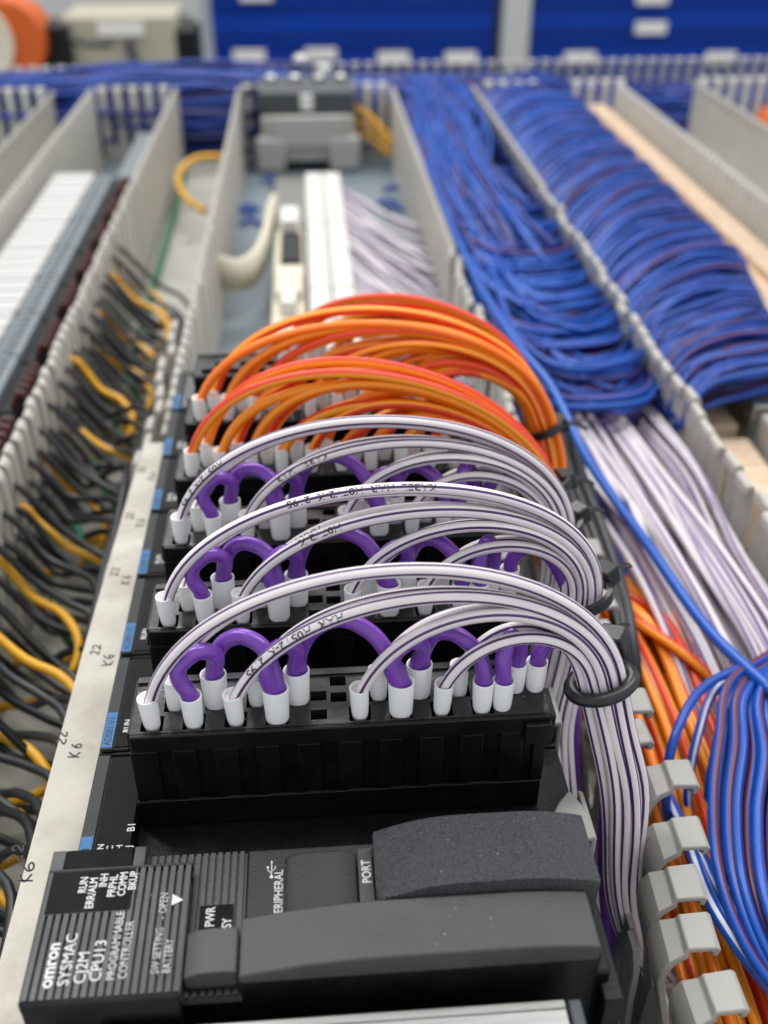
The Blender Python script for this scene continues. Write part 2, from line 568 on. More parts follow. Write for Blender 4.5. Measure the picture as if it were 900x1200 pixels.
d = thing('wiring_duct', 'narrow grey duct between the black controller and the black and yellow cables', 'wiring duct', (-57, 500, 0), 'slotted wiring ducts')
part('base', MB().box(-60.8, 20, 0.2, -53.2, 900, 1.6), M['duct'], d)
duct_wall(d, -52, 318, 896, -1, 9.5, 560, 7.4, jit=0.1, narrow=.86)
part('wall', MB().box(-53.6, 60, 2, -52, 317, 57), M['duct'], d)
duct_wall(d, -62, 60, 420, 1, 12.5, 400, 9.0, jit=0.3)

d = thing('wiring_duct', 'grey slotted duct wall from which the black and yellow cables come out', 'wiring duct', (-105, 500, 0), 'slotted wiring ducts')
duct_wall(d, -104, 120, 898, -1, 8.6, 640, 6.2, jit=0.12, narrow=.8)
part('base', MB().box(-103.4, 20, 0.2, -62.6, 898, 1.4), M['floor_grey'], d)

d = thing('wiring_duct', 'grey slotted duct on the far left behind the row of white relays', 'wiring duct', (-190, 600, 0), 'slotted wiring ducts')
duct_wall(d, -172, 380, 898, -1, 9.5, 380, 7.2)
duct_wall(d, -206, 480, 898, 1, 9.5, 480, 7.2)
part('base', MB().box(-204, 380, 0.2, -174, 898, 1.6), M['duct'], d)

d = thing('wiring_duct', 'grey slotted duct on the far right beyond the beige terminals', 'wiring duct', (285, 600, 0), 'slotted wiring ducts')
duct_wall(d, 260, 330, 898, 1, 9.5, 330, 7.2)
duct_wall(d, 330, 330, 898, -1, 9.5, 330, 7.2)
part('base', MB().box(262, 330, 0.2, 328, 898, 1.6), M['duct'], d)

d = thing('wiring_duct', 'grey slotted duct running across the far end of the panel', 'wiring duct', (0, 950, 0), 'slotted wiring ducts')
part('base', MB().box(-520, 904, 0.2, 690, 1000, 1.6), M['duct'], d)
cross_wall(d, 1002, -520, 690, -1)
for x0, x1 in ((-420, -206), (-170, -106), (-52, 70), (150, 200), (225, 268), (335, 560)):
    cross_wall(d, 903, x0, x1, 1)

# aluminium cover strip with handwriting
st = thing('aluminium_strip', 'pale aluminium strip with handwritten marks along the left side of the black controller', 'metal strip', (-57, 190, 61.5))
mb = MB()
ys = [40, 120, 200, 290, 306]
xl = [-62.4, -62.2, -61.6, -59.6, -58.6]
xr = [-52.2, -51.6, -51.4, -51.6, -52.6]
for i in range(len(ys) - 1):
    z = 63.4
    mb.add([(xl[i], ys[i], z), (xr[i], ys[i], z), (xr[i + 1], ys[i + 1], z), (xl[i + 1], ys[i + 1], z),
            (xl[i], ys[i], z - 1.8), (xr[i], ys[i], z - 1.8), (xr[i + 1], ys[i + 1], z - 1.8), (xl[i + 1], ys[i + 1], z - 1.8)],
           [(0, 1, 2, 3), (7, 6, 5, 4), (0, 3, 7, 4), (1, 5, 6, 2), (0, 4, 5, 1), (3, 2, 6, 7)])
part('strip_body', mb, M['strip'], st)
hw = {'2': [(0, .8), (.3, 1), (.6, .8), (.5, .5), (0, 0), (.7, .05)], 'K': [(0, 1), (0, 0), None, (.6, .9), (.05, .45), (.65, 0)],
      '6': [(.5, 1), (.1, .6), (.05, .2), (.35, 0), (.6, .25), (.4, .5), (.1, .35)]}


def scrawl(mb, txt, x, y, z, h, slant=0.1):
    for ch in txt:
        seg = []
        runs = []
        for p in hw[ch]:
            if p is None:
                runs.append(seg); seg = []
            else: seg.append(p)
        runs.append(seg)
        for r in runs:
            pts = [(x - (p[1] + rnd(-.1, .1)) * h, y + (p[0] + rnd(-.1, .1) + slant * p[1]) * h, z) for p in r]
            P = smooth(pts, 10)
            for i in range(len(P) - 1):
                dd = (P[i + 1] - P[i]); nn = Vector((-dd.y, dd.x, 0)); nn.normalize(); nn *= 0.19
                mb.add([P[i] - nn, P[i + 1] - nn, P[i + 1] + nn, P[i] + nn], [(0, 1, 2, 3)])
        y += h * 0.95


for px, py in ((72, 868), (112, 764), (134, 672), (152, 606), (166, 552)):
    a = at_z(px, py, 63.45)
    mb = MB(); scrawl(mb, '22', a[0] + 1.0, a[1] - 1, 63.45, 2.2); part('handwriting', mb, M['ink'], st)
    mb = MB(); scrawl(mb, 'K6', a[0] + 4.8, a[1] - 5.2, 63.45, 2.5); part('handwriting', mb, M['ink'], st)
a = at_z(18, 1010, 63.45)
mb = MB()
scrawl(mb, '22', a[0] + 1, a[1], 63.45, 2.4)
scrawl(mb, 'K6', a[0] + 4.2, a[1] - 5, 63.45, 2.8)
part('handwriting', mb, M['ink'], st)

# ------------------------------------------------------------------ input modules with terminal blocks
FX = [-34.4 + 8.05 * i for i in range(9)]
BX = [-30.4 + 8.05 * i for i in range(9)]
T = 92.0
ordn = ['nearest', 'second', 'third', 'fourth', 'fifth', 'sixth', 'seventh']


def cuts(lo, hi, spans):
    s = {lo, hi}
    for a, b in spans: s |= {a, b}
    return sorted(v for v in s if lo <= v <= hi)


def terminal_block(root, y, dense):
    yf, yb = y + 15.0, y + 31.3
    holes = []
    for i, x in enumerate(FX): holes.append((x - 2.15, x + 2.15, yf + 1.6, yf + 5.6))
    for i, x in enumerate(BX): holes.append((x - 2.15, x + 2.15, yf + 6.6, yf + 10.4))
    if not dense:
        holes = [h for k, h in enumerate(holes) if k not in (4, 13)]
        for x, yy in ((FX[4], yf + 2.4), (BX[4], yf + 7.0), (FX[4], yf + 7.6), (BX[4], yf + 11.6)):
            holes.append((x - 1.6, x + 1.6, yy, yy + 2.7))
    xs = cuts(-38.4, 43.0, [(h[0], h[1]) for h in holes])
    ys = cuts(yf + 0.8, yb, [(h[2], h[3]) for h in holes] + [(yf + .8, yb - 1.6)])

    def hh(x, yy):
        for h in holes:
            if h[0] < x < h[1] and h[2] < yy < h[3]: return T - 4.5
        if yy > yb - 1.6: return T + 0.5
        return T
    top = MB().hfield(xs, ys, hh)
    # walls round the block; ribs and recesses on the front
    z0 = 66.6
    tb = part('terminal_block', top, M['block_top'], root)
    b = MB()
    b.prism([(-38.55, T - 4.65), (-39.3, z0), (42.6, z0), (43.0, T - 4.65)], 'y', yf + 1.2, yb - 0.1)
    b.prism([(-38.9, T - 0.01), (-39.2, T - 4.6), (-38.42, T - 4.6), (-38.42, T - 0.01)], 'y', yf + 1.2, yb)
    b.prism([(43.02, T - 0.01), (43.02, T - 4.6), (43.3, T - 4.6), (43.2, T - 0.01)], 'y', yf + 1.2, yb)
    b.box(-38.4, yb + .02, z0, 43.0, yb + .3, T + .4)
    part('housing', b, M['black'], tb, bevel=0)
    b = MB()
    b.box(-38.5, yf, T - 4.2, 43.0, yf + 1.25, T - 0.0)          # upper front lip
    b.box(-39.3, yf + .1, z0, 42.5, yf + 1.2, z0 + 7.2)
    x = -38.9
    k = 0
    while x < 40:
        b.box(x, yf + .2, z0 + 7.2, x + 4.6 if k else x + 5.2, yf + 1.25, T - 4.2)
        x += 8.05; k += 1
    b.box(40.2, yf + .2, z0 + 7.2, 42.7, yf + 1.25, T - 4.2)
    b.box(38.0, yf - 1.2, T - 6.5, 43.4, yf + 0.1, T - 1.2)
    b.box(43.0, yf + 1, T - 8, 44.4, yf + 9, T - 1.0)
    part('front_rib', b, M['black'], tb, bevel=0.25)
    b = MB()
    for i in range(9):
        b.box(FX[i] - 2.6, yf - .12, z0 + 7.5, FX[i] + 1.6, yf + .1, z0 + 7.75)
    part('tick_highlight', b, M['cpu_smooth'], tb)  # paler slivers stand in for small tick highlights under the front recesses
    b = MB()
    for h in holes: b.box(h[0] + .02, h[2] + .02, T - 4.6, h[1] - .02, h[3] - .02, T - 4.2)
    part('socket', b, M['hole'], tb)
    return tb


def module(k):
    y = 126.4 + 31 * k
    col = 'striped white wires' if k < 3 else 'orange wires'
    lab = '%s black input module from the front, its terminal block filled with %s' % (ordn[k], col)
    if k == 6: lab = 'farthest black module with a row of tiny indicator marks and no wires'
    r = thing('input_module', lab, 'controller module', (0, y + 15, 8), 'black controller modules')
    part('body', MB().box(-50, y + .25, 8, 50, y + 30.7, 66.2).box(-50, y + .25, 66.2, -39.6, y + 30.7, 70.8).box(-49.5, y + .9, 66, -39.8, y + 30.1, 71.6), M['black'], r, bevel=0.5)
    part('face_panel', MB().box(-46.6, y + 1.6, 71.6, -39.8, y + 29.5, 71.9), M['label_black'], r)
    part('edge_strip', MB().box(-49.6, y + .9, 71.6, -46.9, y + 30.1, 72.0), M['cpu_smooth'], r, bevel=0.15)
    lab_y = y + 1.4
    part('name_label', MB().box(-49.4, lab_y, 72.0, -47.1, lab_y + (10.5 if k else 7.5), 72.06), M['blue_label'], r)
    mb = MB()
    text_up(mb, 'AD081-V1' if k else 'D081', -47.45, lab_y + .5, 72.1, 2.3, sx=0.86)
    part('name_print', mb, M['ink'], r)
    mb = MB()
    if k == 0:
        for j, s_ in enumerate(('RUN', 'ERC', 'ERH', 'ADJ')): text_up(mb, s_, -44.8 + 1.8 * j, y + 3.4, 71.96, 1.75, 0.02)
        text_up(mb, 'B1', -39.4, y + 9.6, 71.96, 2.1, 0.03)
    elif k < 6:
        text_up(mb, 'RUN', -44.0, y + 5.6, 71.96, 1.9, 0.03)
        if k > 1: text_up(mb, 'ERC', -42.2, y + 5.6, 71.96, 1.9, 0.03)
    else:
        for j in range(4):
            for i in range(12): mb.box(-46 + 1.7 * j, y + 3 + 2 * i, 71.92, -45.2 + 1.7 * j, y + 3.8 + 2 * i, 71.97)
    part('print', mb, M['print'], r)
    if k < 6: terminal_block(r, y, k >= 3)
    if k < 4:
        b = MB()
        b.prism([(46.8, y + 1.2), (51.2, y + 2.0), (50.2, y + 10), (48.4, y + 14.0), (45.6, y + 11), (42.5, y + 6), (36.5, y + 1.8)], 'z', 70.4, 71.8)
        b.prism([(50.2, 71.7), (51.4, 71), (51.4, 60), (50.2, 60)], 'y', y + 2, y + 14)
        part('latch', b, M['duct_tab'], r, bevel=0.4)
    return r


for k in range(7): module(k)

# ------------------------------------------------------------------ processor unit at the front
cpu = thing('processor_unit', 'dark grey programmable controller unit with ribbed flap and white lettering at the front', 'controller', (-4, 112, 8))
part('body', MB().box(-51.6, 99.2, 8, 46.4, 126.2, 73.2), M['black'], cpu, bevel=0.6)
b = MB().box(-17.2, 98.9, 60, 44.0, 100, 79).box(-26, 99.4, 60, -17.2, 100.4, 76.5)
b.box(44.5, 95.6, 55, 48.0, 124, 70.5)
part('front_wall', b, M['black'], cpu, bevel=0.4)
# ribbed panel: ribs run along Y
def ribbed(x0, x1, y0, y1, z, pitch=1.36, gap=0.52, depth=1.0, plain=None):
    xs = [x0]
    x = x0 + pitch - gap
    while x < x1 - 0.2:
        xs += [x, min(x + gap, x1)]
        x += pitch
    if xs[-1] < x1: xs.append(x1)
    def h(x, y):
        if plain and plain(x, y): return z
        k = (x - x0) % pitch
        return z - depth if k > pitch - gap else z
    ysr = [y0, y1] if not plain else sorted({y0, y1, *plain.ys})
    return MB().hfield(sorted(set(xs)), ysr, h)
rb = ribbed(-37.0, -16.6, 98.4, 127.0, 75.4)
rb.box(-37.0, 98.4, 73.2, -16.6, 127.0, 74.7)
part('ribbed_panel', rb, M['cpu'], cpu)
part('panel', MB().box(-16.4, 109, 73.2, 8.0, 127.2, 75.2), M['cpu_smooth'], cpu, bevel=0.3)
part('indicator_panel', MB().box(-52.4, 123.2, 73.2, -49.9, 127.8, 77.6).box(-37.4, 123.2, 73.2, -35.2, 127.8, 77.6), M['cpu'], cpu, bevel=0.2)
part('indicator_window', MB().box(-49.85, 123.3, 73.2, -37.45, 127.7, 77.7), M['label_black'], cpu, bevel=0.25)
# hinged flap with print
ZF = 78.4
def plain(x, y): return x < -36.2 and y > 113.6 and x > -51.3
plain.ys = (113.6,)
fl = ribbed(-51.8, -26.4, 97.8, 122.4, ZF, plain=plain)
fb = MB()
fb.prism([(96.6, ZF - 1.1), (97.0, ZF - .35), (97.8, ZF - .02), (97.8, ZF - 1.5), (122.4, ZF - 1.5), (122.4, 73.2), (99.5, 73.2), (98.3, 66), (96.8, 66), (96.4, 70)], 'x', -51.8, -26.4)
flap = part('flap', fl, M['cpu'], cpu)
part('flap_body', fb, M['black'], flap, bevel=0.3)
part('flap_rim', MB().box(-52.1, 122.4, ZF - 2.2, -26.2, 122.9, ZF + .1).box(-52.15, 97.2, ZF - 2.4, -51.75, 122.9, ZF - .05).box(-26.45, 97.2, ZF - 2.4, -26.15, 119, ZF - .05), M['cpu_smooth'], flap, bevel=0.12)
part('print_field', MB().box(-51.2, 113.7, ZF, -36.4, 122.3, ZF + .06), M['label_black'], flap)
zz = ZF + .12
mb = MB()
for j, (s_, yy) in enumerate((('RUN', 117.6), ('ERR/ALM', 114.3), ('INH', 118.6), ('PRPHL', 116.4), ('COMM', 116.5), ('BKUP', 117.6))):
    text_up(mb, s_, -44.7 + 1.75 * j, yy, zz, 2.0, 0.03, sx=0.82)
mb2 = MB()
text_up(mb, 'omron', -47.3, 99.7, zz, 3.0, 0.09, sx=1.0)
text_up(mb, 'SYSMAC', -44.6, 99.9, zz, 2.7, 0.01, sx=0.98)
text_up(mb, 'CJ2M', -42.0, 100.1, zz, 2.7, 0.01, sx=0.98)
text_up(mb, 'CPU13', -39.5, 100.3, zz, 2.7, 0.01, sx=0.98)
text_up(mb2, 'PROGRAMMABLE', -37.2, 100.4, zz, 2.0, 0.02, sx=0.84)
text_up(mb2, 'CONTROLLER', -35.3, 100.5, zz, 2.0, 0.02, sx=0.84)
text_up(mb2, 'SW SETTING', -30.1, 101.0, zz, 1.9, 0.01, sx=0.80)
text_up(mb2, 'BATTERY', -28.2, 101.0, zz, 1.9, 0.01, sx=0.80)
text_up(mb2, 'OPEN', -30.0, 112.4, zz, 1.9, 0.01, sx=0.86)
text_up(mb2, '-', -30.0, 111.2, zz, 1.9, 0.01)
mb.add([(-29.2, 113.9, zz), (-29.2, 116.2, zz), (-27.2, 114.9, zz)], [(0, 2, 1)])
part('print', mb, M['print'], flap)
part('small_print', mb2, M['print_dim'], flap)
# status label, text on the panel
part('port_panel', MB().box(3.9, 110, 75.2, 6.7, 124.5, 77.6), M['bar'], cpu, bevel=0.2)
part('status_label', MB().box(-24.6, 107.9, 75.4, -18.6, 115.6, 75.5), M['label_black'], cpu)
mb = MB()
text_up(mb, 'PWR', -21.9, 111.2, 75.56, 2.3, 0.04, sx=0.8)
text_up(mb, 'BSY', -18.9, 109.7, 75.56, 2.3, 0.04, sx=0.8)
text_up(mb, 'PERIPHERAL', -9.9, 112.3, 75.26, 2.25, 0.03, sx=0.84)
text_up(mb, 'PORT', 6.2, 116.6, 77.66, 2.3, 0.05, sx=0.86)
# usb trident
def seg(mb, a, b_, w_, z):
    a = Vector((a[0], a[1], 0)); b_ = Vector((b_[0], b_[1], 0)); n_ = (b_ - a); n_ = Vector((-n_.y, n_.x, 0)).normalized() * w_
    mb.add([(p.x, p.y, z) for p in (a - n_, b_ - n_, b_ + n_, a + n_)], [(0, 1, 2, 3)])
ux, uy, uz = -12.0, 121.0, 75.26
mb_all, mb = mb, MB()
seg(mb, (ux, uy), (ux, uy + 5), .13, uz)
seg(mb, (ux, uy + 1.2), (ux - 1.1, uy + 2.4), .12, uz); seg(mb, (ux - 1.1, uy + 2.4), (ux - 1.1, uy + 3.2), .12, uz)
seg(mb, (ux, uy + 1.9), (ux + 1.1, uy + 2.9), .12, uz); seg(mb, (ux + 1.1, uy + 2.9), (ux + 1.1, uy + 3.8), .12, uz)
mb.add([(ux - .4, uy + 4.9, uz), (ux + .4, uy + 4.9, uz), (ux, uy + 5.9, uz)], [(0, 1, 2)])
mb.add([(ux + .55 * math.cos(a * math.pi / 5), uy + .55 * math.sin(a * math.pi / 5), uz + .01) for a in range(10)], [tuple(range(10))])
mb.add([(ux - 1.4, uy + 3.1, uz + .01), (ux - .8, uy + 3.1, uz + .01), (ux - .8, uy + 3.8, uz + .01), (ux - 1.4, uy + 3.8, uz + .01)], [(0, 1, 2, 3)])
mb_all.add([(ux + (p[0] - ux) * .62, uy + (p[1] - uy) * .62, p[2]) for p in mb.v], mb.f)
part('panel_print', mb_all, M['print'], cpu)


def hump(name, m, x0, x1, y0, y1, z0, ztop, dl, dr, rl, rr, bevel=0.35, parent=cpu, yz=0.0):
    """cover whose top is arched along X: height falls by dl over rl mm at the left and by dr over rr mm at the right"""
    prof = []
    for i in range(11):
        t = i / 10
        prof.append((x0 + rl * t, ztop - dl * (1 - t) ** 2))
    for i in range(11):
        t = i / 10
        prof.append((x1 - rr * (1 - t), ztop - dr * t ** 2))
    prof += [(x1, z0), (x0, z0)]
    o = part(name, MB().prism(prof[::-1], 'y', y0, y1), m, parent, bevel=bevel)
    return o


hump('front_cover', M['bar'], -16.7, 43.4, 98.5, 109.4, 78.0, 82.8, 2.8, 1.2, 26, 14)
hump('side_tab', M['bar'], -25.8, -17.0, 99.6, 107.9, 74, 80.0, 1.2, 0.2, 4, 2)
hump('connector_cover', M['cpu_smooth'], -9.3, 3.7, 109.8, 123.2, 73, 78.9, 1.0, 1.0, 4, 4)
hump('serial_port_cover', M['cpu_tex'], 6.9, 46.0, 109.9, 124.4, 73, 85.6, 3.6, 2.2, 16, 14)

# aluminium front edge of the supply unit, bottom of the picture
ps = thing('power_supply_edge', 'silver metal edge of a unit in front of the controller, at the bottom', 'metal edge', (0, 80, 8))
part('metal_face', MB().box(-40, 62, 8, 37.4, 95.0, 72.8).box(-40, 93.4, 72.8, 37.2, 94.9, 73.4), M['steel'], ps, bevel=0.3)
part('end_cap', MB().box(37.6, 62, 8, 39.8, 94.6, 73.6), M['dark_grey'], ps, bevel=0.3)

# ------------------------------------------------------------------ wires on the terminal blocks
def sleeve(kind='single'):
    r = 1.95
    if kind == 'single':
        p = [(0.7, -2.2), (1.25, -1.7), (1.6, -0.7), (1.8, 0.4), (1.92, 2.5), (2.08, 6.8), (2.05, 7.0), (1.86, 7.0), (1.8, 5.6)]
        return MB().lathe((0, 0, T), p, 20)
    p = [(0.8, -2.2), (1.4, -1.5), (1.75, 0), (1.85, 3), (2.0, 7.6), (1.97, 7.8), (1.78, 7.8), (1.7, 6.5)]
    return MB().lathe((0, 0, T), p, 20, rx=1.28, ry=1.1)


SL = {}
for kk in ('single', 'twin'):
    me = sleeve(kk).data('ferrule', (0, 0, T), True)
    me.materials.append(M['ferrule'])
    SL[kk] = me


def ferrule(parent, x, y, kind='single'):
    o = put('ferrule', SL[kind], parent, (x, y, T))
    o.rotation_euler = (rnd(-.05, .05), rnd(-.05, .05), rnd(-.1, .1))
    o.scale = (.92, .92, 1)
    return o


def wire_print(root, P, fr, txt, s0, ang, r, size=2.1):
    """letters printed round the insulation"""
    vs, fs = glyphs(txt, size, 0.035, 1.0, 1.2)
    W_ = max(v[0] for v in vs)
    L = [0]
    for i in range(1, len(P)): L.append(L[-1] + (P[i] - P[i - 1]).length)
    out = []
    for (x, y) in vs:
        s_ = min(max(s0 + W_ - x, 0), L[-1] - 1e-3)
        i = 0
        while L[i + 1] < s_: i += 1
        t = (s_ - L[i]) / (L[i + 1] - L[i])
        p = P[i].lerp(P[i + 1], t)
        A = fr[i][1].lerp(fr[i + 1][1], t); B = fr[i][2].lerp(fr[i + 1][2], t)
        a = ang + (y - size * .35) / r
        out.append(p + (A * math.cos(a) + B * math.sin(a)) * (r + 0.04))
    mb = MB(); mb.add(out, fs)
    part('print', mb, M['ink'], root)


pos_word = ['leftmost', 'second', 'third', 'fourth', 'fifth', 'sixth', 'seventh', 'rightmost']
# (x, front row?, apex height, lean)
WW = [(FX[0], 0, 37, 9), (BX[0], 1, 33, 7), (FX[2], 0, 29, 10), (BX[2], 1, 27, 8), (FX[5], 0, 24, 7), (BX[5], 1, 22, 6), (FX[7], 0, 17, 5), (BX[7], 1, 16, 5)]
slots = [(5.4, -.8), (3.6, 1.9), (2.9, -1.6), (.9, .9), (0.3, -2.0), (-1.9, 1.2), (-2.4, -1.7), (-4.4, 0.2)]


def trunk(k):
    """ring point, direction there and the way down into the duct, for module k"""
    dy = 31 * k
    if k == 0:
        return Vector((52.8, 146.5, 98.5)), [Vector((56.6, 145, 84)), Vector((60.6, 143, 69)), Vector((62.0, 141, 53)), Vector((63.4, 139, 38)), Vector((68.6, 138, 20)), Vector((76, 137, 8))]
    if k == 1:
        return Vector((57, 147 + dy, 94)), [Vector((56.0, 176, 78)), Vector((52.6, 172, 61)), Vector((53.0, 168, 50)), Vector((54.8, 162, 36)), Vector((58.8, 156, 24)), Vector((66, 150, 12))]
    return Vector((58, 147 + dy, 91.5)), [Vector((60.0, 145 + dy, 76)), Vector((56.4, 143.5 + dy, 56)), Vector((58.5, 141 + dy, 30)), Vector((66, 139 + dy, 8))]


def arc_wire(k, x0, y0, h, lean, slot, spread, mats, r, root_label, cat, group, idx, pr=None, n=46, name='striped_wire', ring=None, down=None):
    if ring is None: ring, down = trunk(k)
    tdir = (down[0] - ring).normalized()
    u = Vector((-tdir.z, 0, tdir.x)).normalized()       # outward
    v = Vector((0, 1, 0))
    off = u * slot[0] * spread + v * slot[1] * spread
    R = ring + off
    D = R.x - x0
    a = Vector((x0, y0, T + 4.5))
    P = bez(a, a + Vector((lean + rnd(-1, 1), rnd(-.6, .6), h + rnd(-1, 1))), R - tdir * (h * 0.55 + D * .12) + Vector((-D * 0.04, 0, h * .16)), R, n)
    off2 = Vector((slot[0] * spread * 0.95, slot[1] * spread * 1.2, 0))
    ctrl = [R] + [q + off2 * (1 + .07 * i - (.16 * max(0, i - 1)) ) + Vector((rnd(-.3, .3), rnd(-.5, .5), 0)) for i, q in enumerate(down)]
    # blend tangent at the ring
    P2 = smooth([R - tdir * 6, *ctrl], 30)
    i0 = next(i for i, q in enumerate(P2) if (q - R).dot(tdir) > 0.5)
    P = P + P2[i0:]
    # light smoothing
    for _ in range(3):
        P = [P[0]] + [(P[i - 1] + P[i] * 2 + P[i + 1]) / 4 for i in range(1, len(P) - 1)] + [P[-1]]
    root = thing(name, root_label, cat, (x0, y0, T), group)
    part('insulation', MB().tube(P, r, 14, u0=rnd(0, 1)), mats, root, smooth_=True)
    ferrule(root, x0, y0)
    if pr: wire_print(root, P, frames(P), *pr, r)
    return root


PRN = {(0, 2): ('HAR  H05V2-K  2195', 8, 2.6), (1, 2): ('H07V2-K', 20, 2.4), (2, 2): ('KABEL  HAR', 14, 2.5), (0, 1): ('KABEL  HAR  H05V2-K', 46, 2.6), (1, 0): ('KABEL  HAR  H07V2-K  2195', 38, 2.5), (2, 0): ('H05V2-K 2195', 6, 2.7), (1, 3): ('HAR H07V2-K', 6, 2.6),
       (0, 3): ('HAR', 60, 2.4)}
blk = ['nearest terminal block', 'second terminal block from the front', 'third terminal block from the front']
for k in range(3):
    y = 126.4 + 31 * k
    for i, (x0, back, h, lean) in enumerate(WW):
        y0 = y + (23.4 if back else 18.6)
        lab = 'violet-striped white wire, %s of eight, %s' % (pos_word[i] if i in (0, 7) else pos_word[i] + ' from left', blk[k])
        arc_wire(k, x0, y0, h, lean, slots[i], 0.76 if k == 0 else 0.76, M['white_wire'][(i + k) % 3], 1.28, lab, 'wire', 'white wires with violet stripes', i, PRN.get((k, i)))


def jumper(k, pts, label, ends, r=1.62, m=None):
    y = 126.4 + 31 * k
    P = [(x, y + yy, z) for x, yy, z in pts]
    root = thing('jumper_wire', label, 'jumper wire', P[0], 'violet jumper wires')
    part('insulation', MB().tube(P, r, 16, n=44), m or M['violet'], root, smooth_=True)
    for (x, yy, kd) in ends:
        f_ = ferrule(root, x, y + yy, kd)
        f_.rotation_euler = (0, 0, 0)
        f_.scale = (1.02, 1.02, 1)
    return root


F_, B_ = 18.6, 23.4
def loop(xa, ya, xb, yb_, top, bl, br):
    """a stiff short jumper: rises straight out of one ferrule, bulges, turns over and drops into the other"""
    return [(xa + .2, ya, 97.5), (xa - .3, ya, 99.8), (xa - bl * .85, ya + .3, top - 5.0), (xa - bl * .8, ya + 1.0, top - 2.2), ((xa + xb) / 2, (ya + yb_) / 2, top), (xb + br * .75, yb_ - 1.1, top - 1.9), (xb + br * .8, yb_ - .4, top - 4.8), (xb, yb_, 99.8), (xb, yb_, 97.5)]


for k in range(3):
    j = lambda: rnd(-.5, .5)
    b0 = blk[k]
    jumper(k, loop(FX[1], F_, BX[1], B_, 107.6 + j(), 1.9, 1.2), 'leftmost upright violet loop, ' + b0, [(FX[1], F_, 'single'), (BX[1], B_, 'twin')])
    jumper(k, [(BX[1] + .6, B_ + .4, 98.5), (BX[1] + .4, B_ + 1, 101.5), (BX[1] + 2.2, B_ + 1.6, 105.8), (-16.6 + j(), B_ + 1.4, 107.8 + j()), (-12.2, B_ - .6, 106.2), (FX[3] - .2, F_ + 1.4, 102.3), (FX[3] + .6, F_ + .3, 98)],
           'low violet arc between the two left loops, ' + b0, [(FX[3], F_, 'twin')])
    jumper(k, loop(FX[3] - .5, F_ - .1, BX[3] - .3, B_, 108.0 + j(), 1.2, .7), 'upright violet loop left of the empty holes, ' + b0, [(BX[3], B_, 'twin')])
    jumper(k, [(BX[3] + .7, B_ + .3, 98.5), (BX[3] + .7, B_ + 1, 102.5), (BX[3] + 3.4, B_ + 1.6, 108), (2.6 + j(), B_ + 1.4, 110.4 + j()), (8.8, B_, 107.8), (FX[6] - 1.0, F_ + 1.6, 102.2), (FX[6] + .6, F_ + .3, 98)],
           'widest violet arc, over the empty holes, ' + b0, [(FX[6], F_, 'twin')])
    jumper(k, loop(FX[6] - .5, F_ - .1, BX[6] - .4, B_, 107.6 + j(), 1.5, .9), 'upright violet loop right of the empty holes, ' + b0, [(BX[6], B_, 'twin')])
    jumper(k, [(BX[6] + .8, B_ + .3, 98.5), (BX[6] + .8, B_ + 1, 102), (BX[6] + 3.0, B_ + 1.2, 106.2), (24.4 + j(), B_, 107.2 + j()), (28.4, F_ + 2.6, 104.6), (29.9, F_ + .6, 101), (29.9, F_, 98)],
           'low violet arc right of centre, ' + b0, [(29.9, F_, 'single')])
    jumper(k, [(33.9, F_, 98), (33.6, F_, 101), (33.6, F_ + .8, 104.6), (35.2 + j(), F_ + 2.8, 107.5), (37.2, B_ - .6, 105.2), (37.5, B_, 101), (37.3, B_, 98)],
           'narrow violet loop near the right end, ' + b0, [(33.9, F_, 'single'), (37.3, B_, 'single')])
    dx = 0.5 * k
    jumper(k, [(41.4, B_, 98), (41.6, B_, 100.5), (43.2, B_, 103.6), (46.8, B_ - 1, 104.6), (51 + dx, B_ - 2, 100), (56 + dx, B_ - 2, 86), (58.5, B_ - 3.5, 66), (60, B_ - 7, 42), (64, B_ - 11, 14)],
           'violet wire leaving towards the duct, right end, ' + b0, [(41.4, B_, 'single')], m=M['violet'])

# ------------------------------------------------------------------ orange wires on the fourth to sixth terminal blocks
obl = ['fourth terminal block from the front', 'fifth terminal block from the front', 'sixth terminal block from the front']
for q in range(3):
    k = 3 + q
    y = 126.4 + 31 * k
    ring = [Vector((61.5, y + 16, 84)), Vector((66, y + 22, 90)), Vector((66, y + 6, 92))][q]
    down = [ring + Vector((5, -4, -16)), ring + Vector((5, -12, -38)), ring + Vector((10, -20, -66))]
    for i in range(18):
        if q == 2 and i < 6: continue
        back = i % 2
        x0 = (BX if back else FX)[i // 2]
        h = 40 - i * 1.45 + rnd(-6, 5) + (3 if q == 2 else 0)
        a_ = i * 2.4
        rad = 1.35 * math.sqrt(i + .5) if False else 1.15 * math.sqrt(i + 0.6)
        slot = (3.6 - i * .42, (2.0 if back else -1.8) + rnd(-1.5, 1.5))
        m = [M['orange_red'], M['orange_yellow'], M['orange'], M['orange_red'], M['orange'], M['orange_red']][(i + q * 2 + (i // 5)) % 6]
        kind = {M['orange_red'].name: 'orange-striped red wire', M['orange'].name: 'plain orange wire', M['orange_yellow'].name: 'red-striped orange wire'}[m.name]
        side = 'left' if i < 9 else 'right'
        n_ = ['first', 'second', 'third', 'fourth', 'fifth', 'sixth', 'seventh', 'eighth', 'ninth'][i if i < 9 else 17 - i]
        arc_wire(k, x0, y + (23.4 if back else 18.6), h * (.95, .88, .80)[q], 9 - i * .25, slot, 0.95, m, 1.34,
                 '%s, %s from %s end, %s' % (kind, n_, side, obl[q].replace(' from the front', '')), 'wire', 'orange and red wires', i, None, 34, 'orange_wire', ring, down)


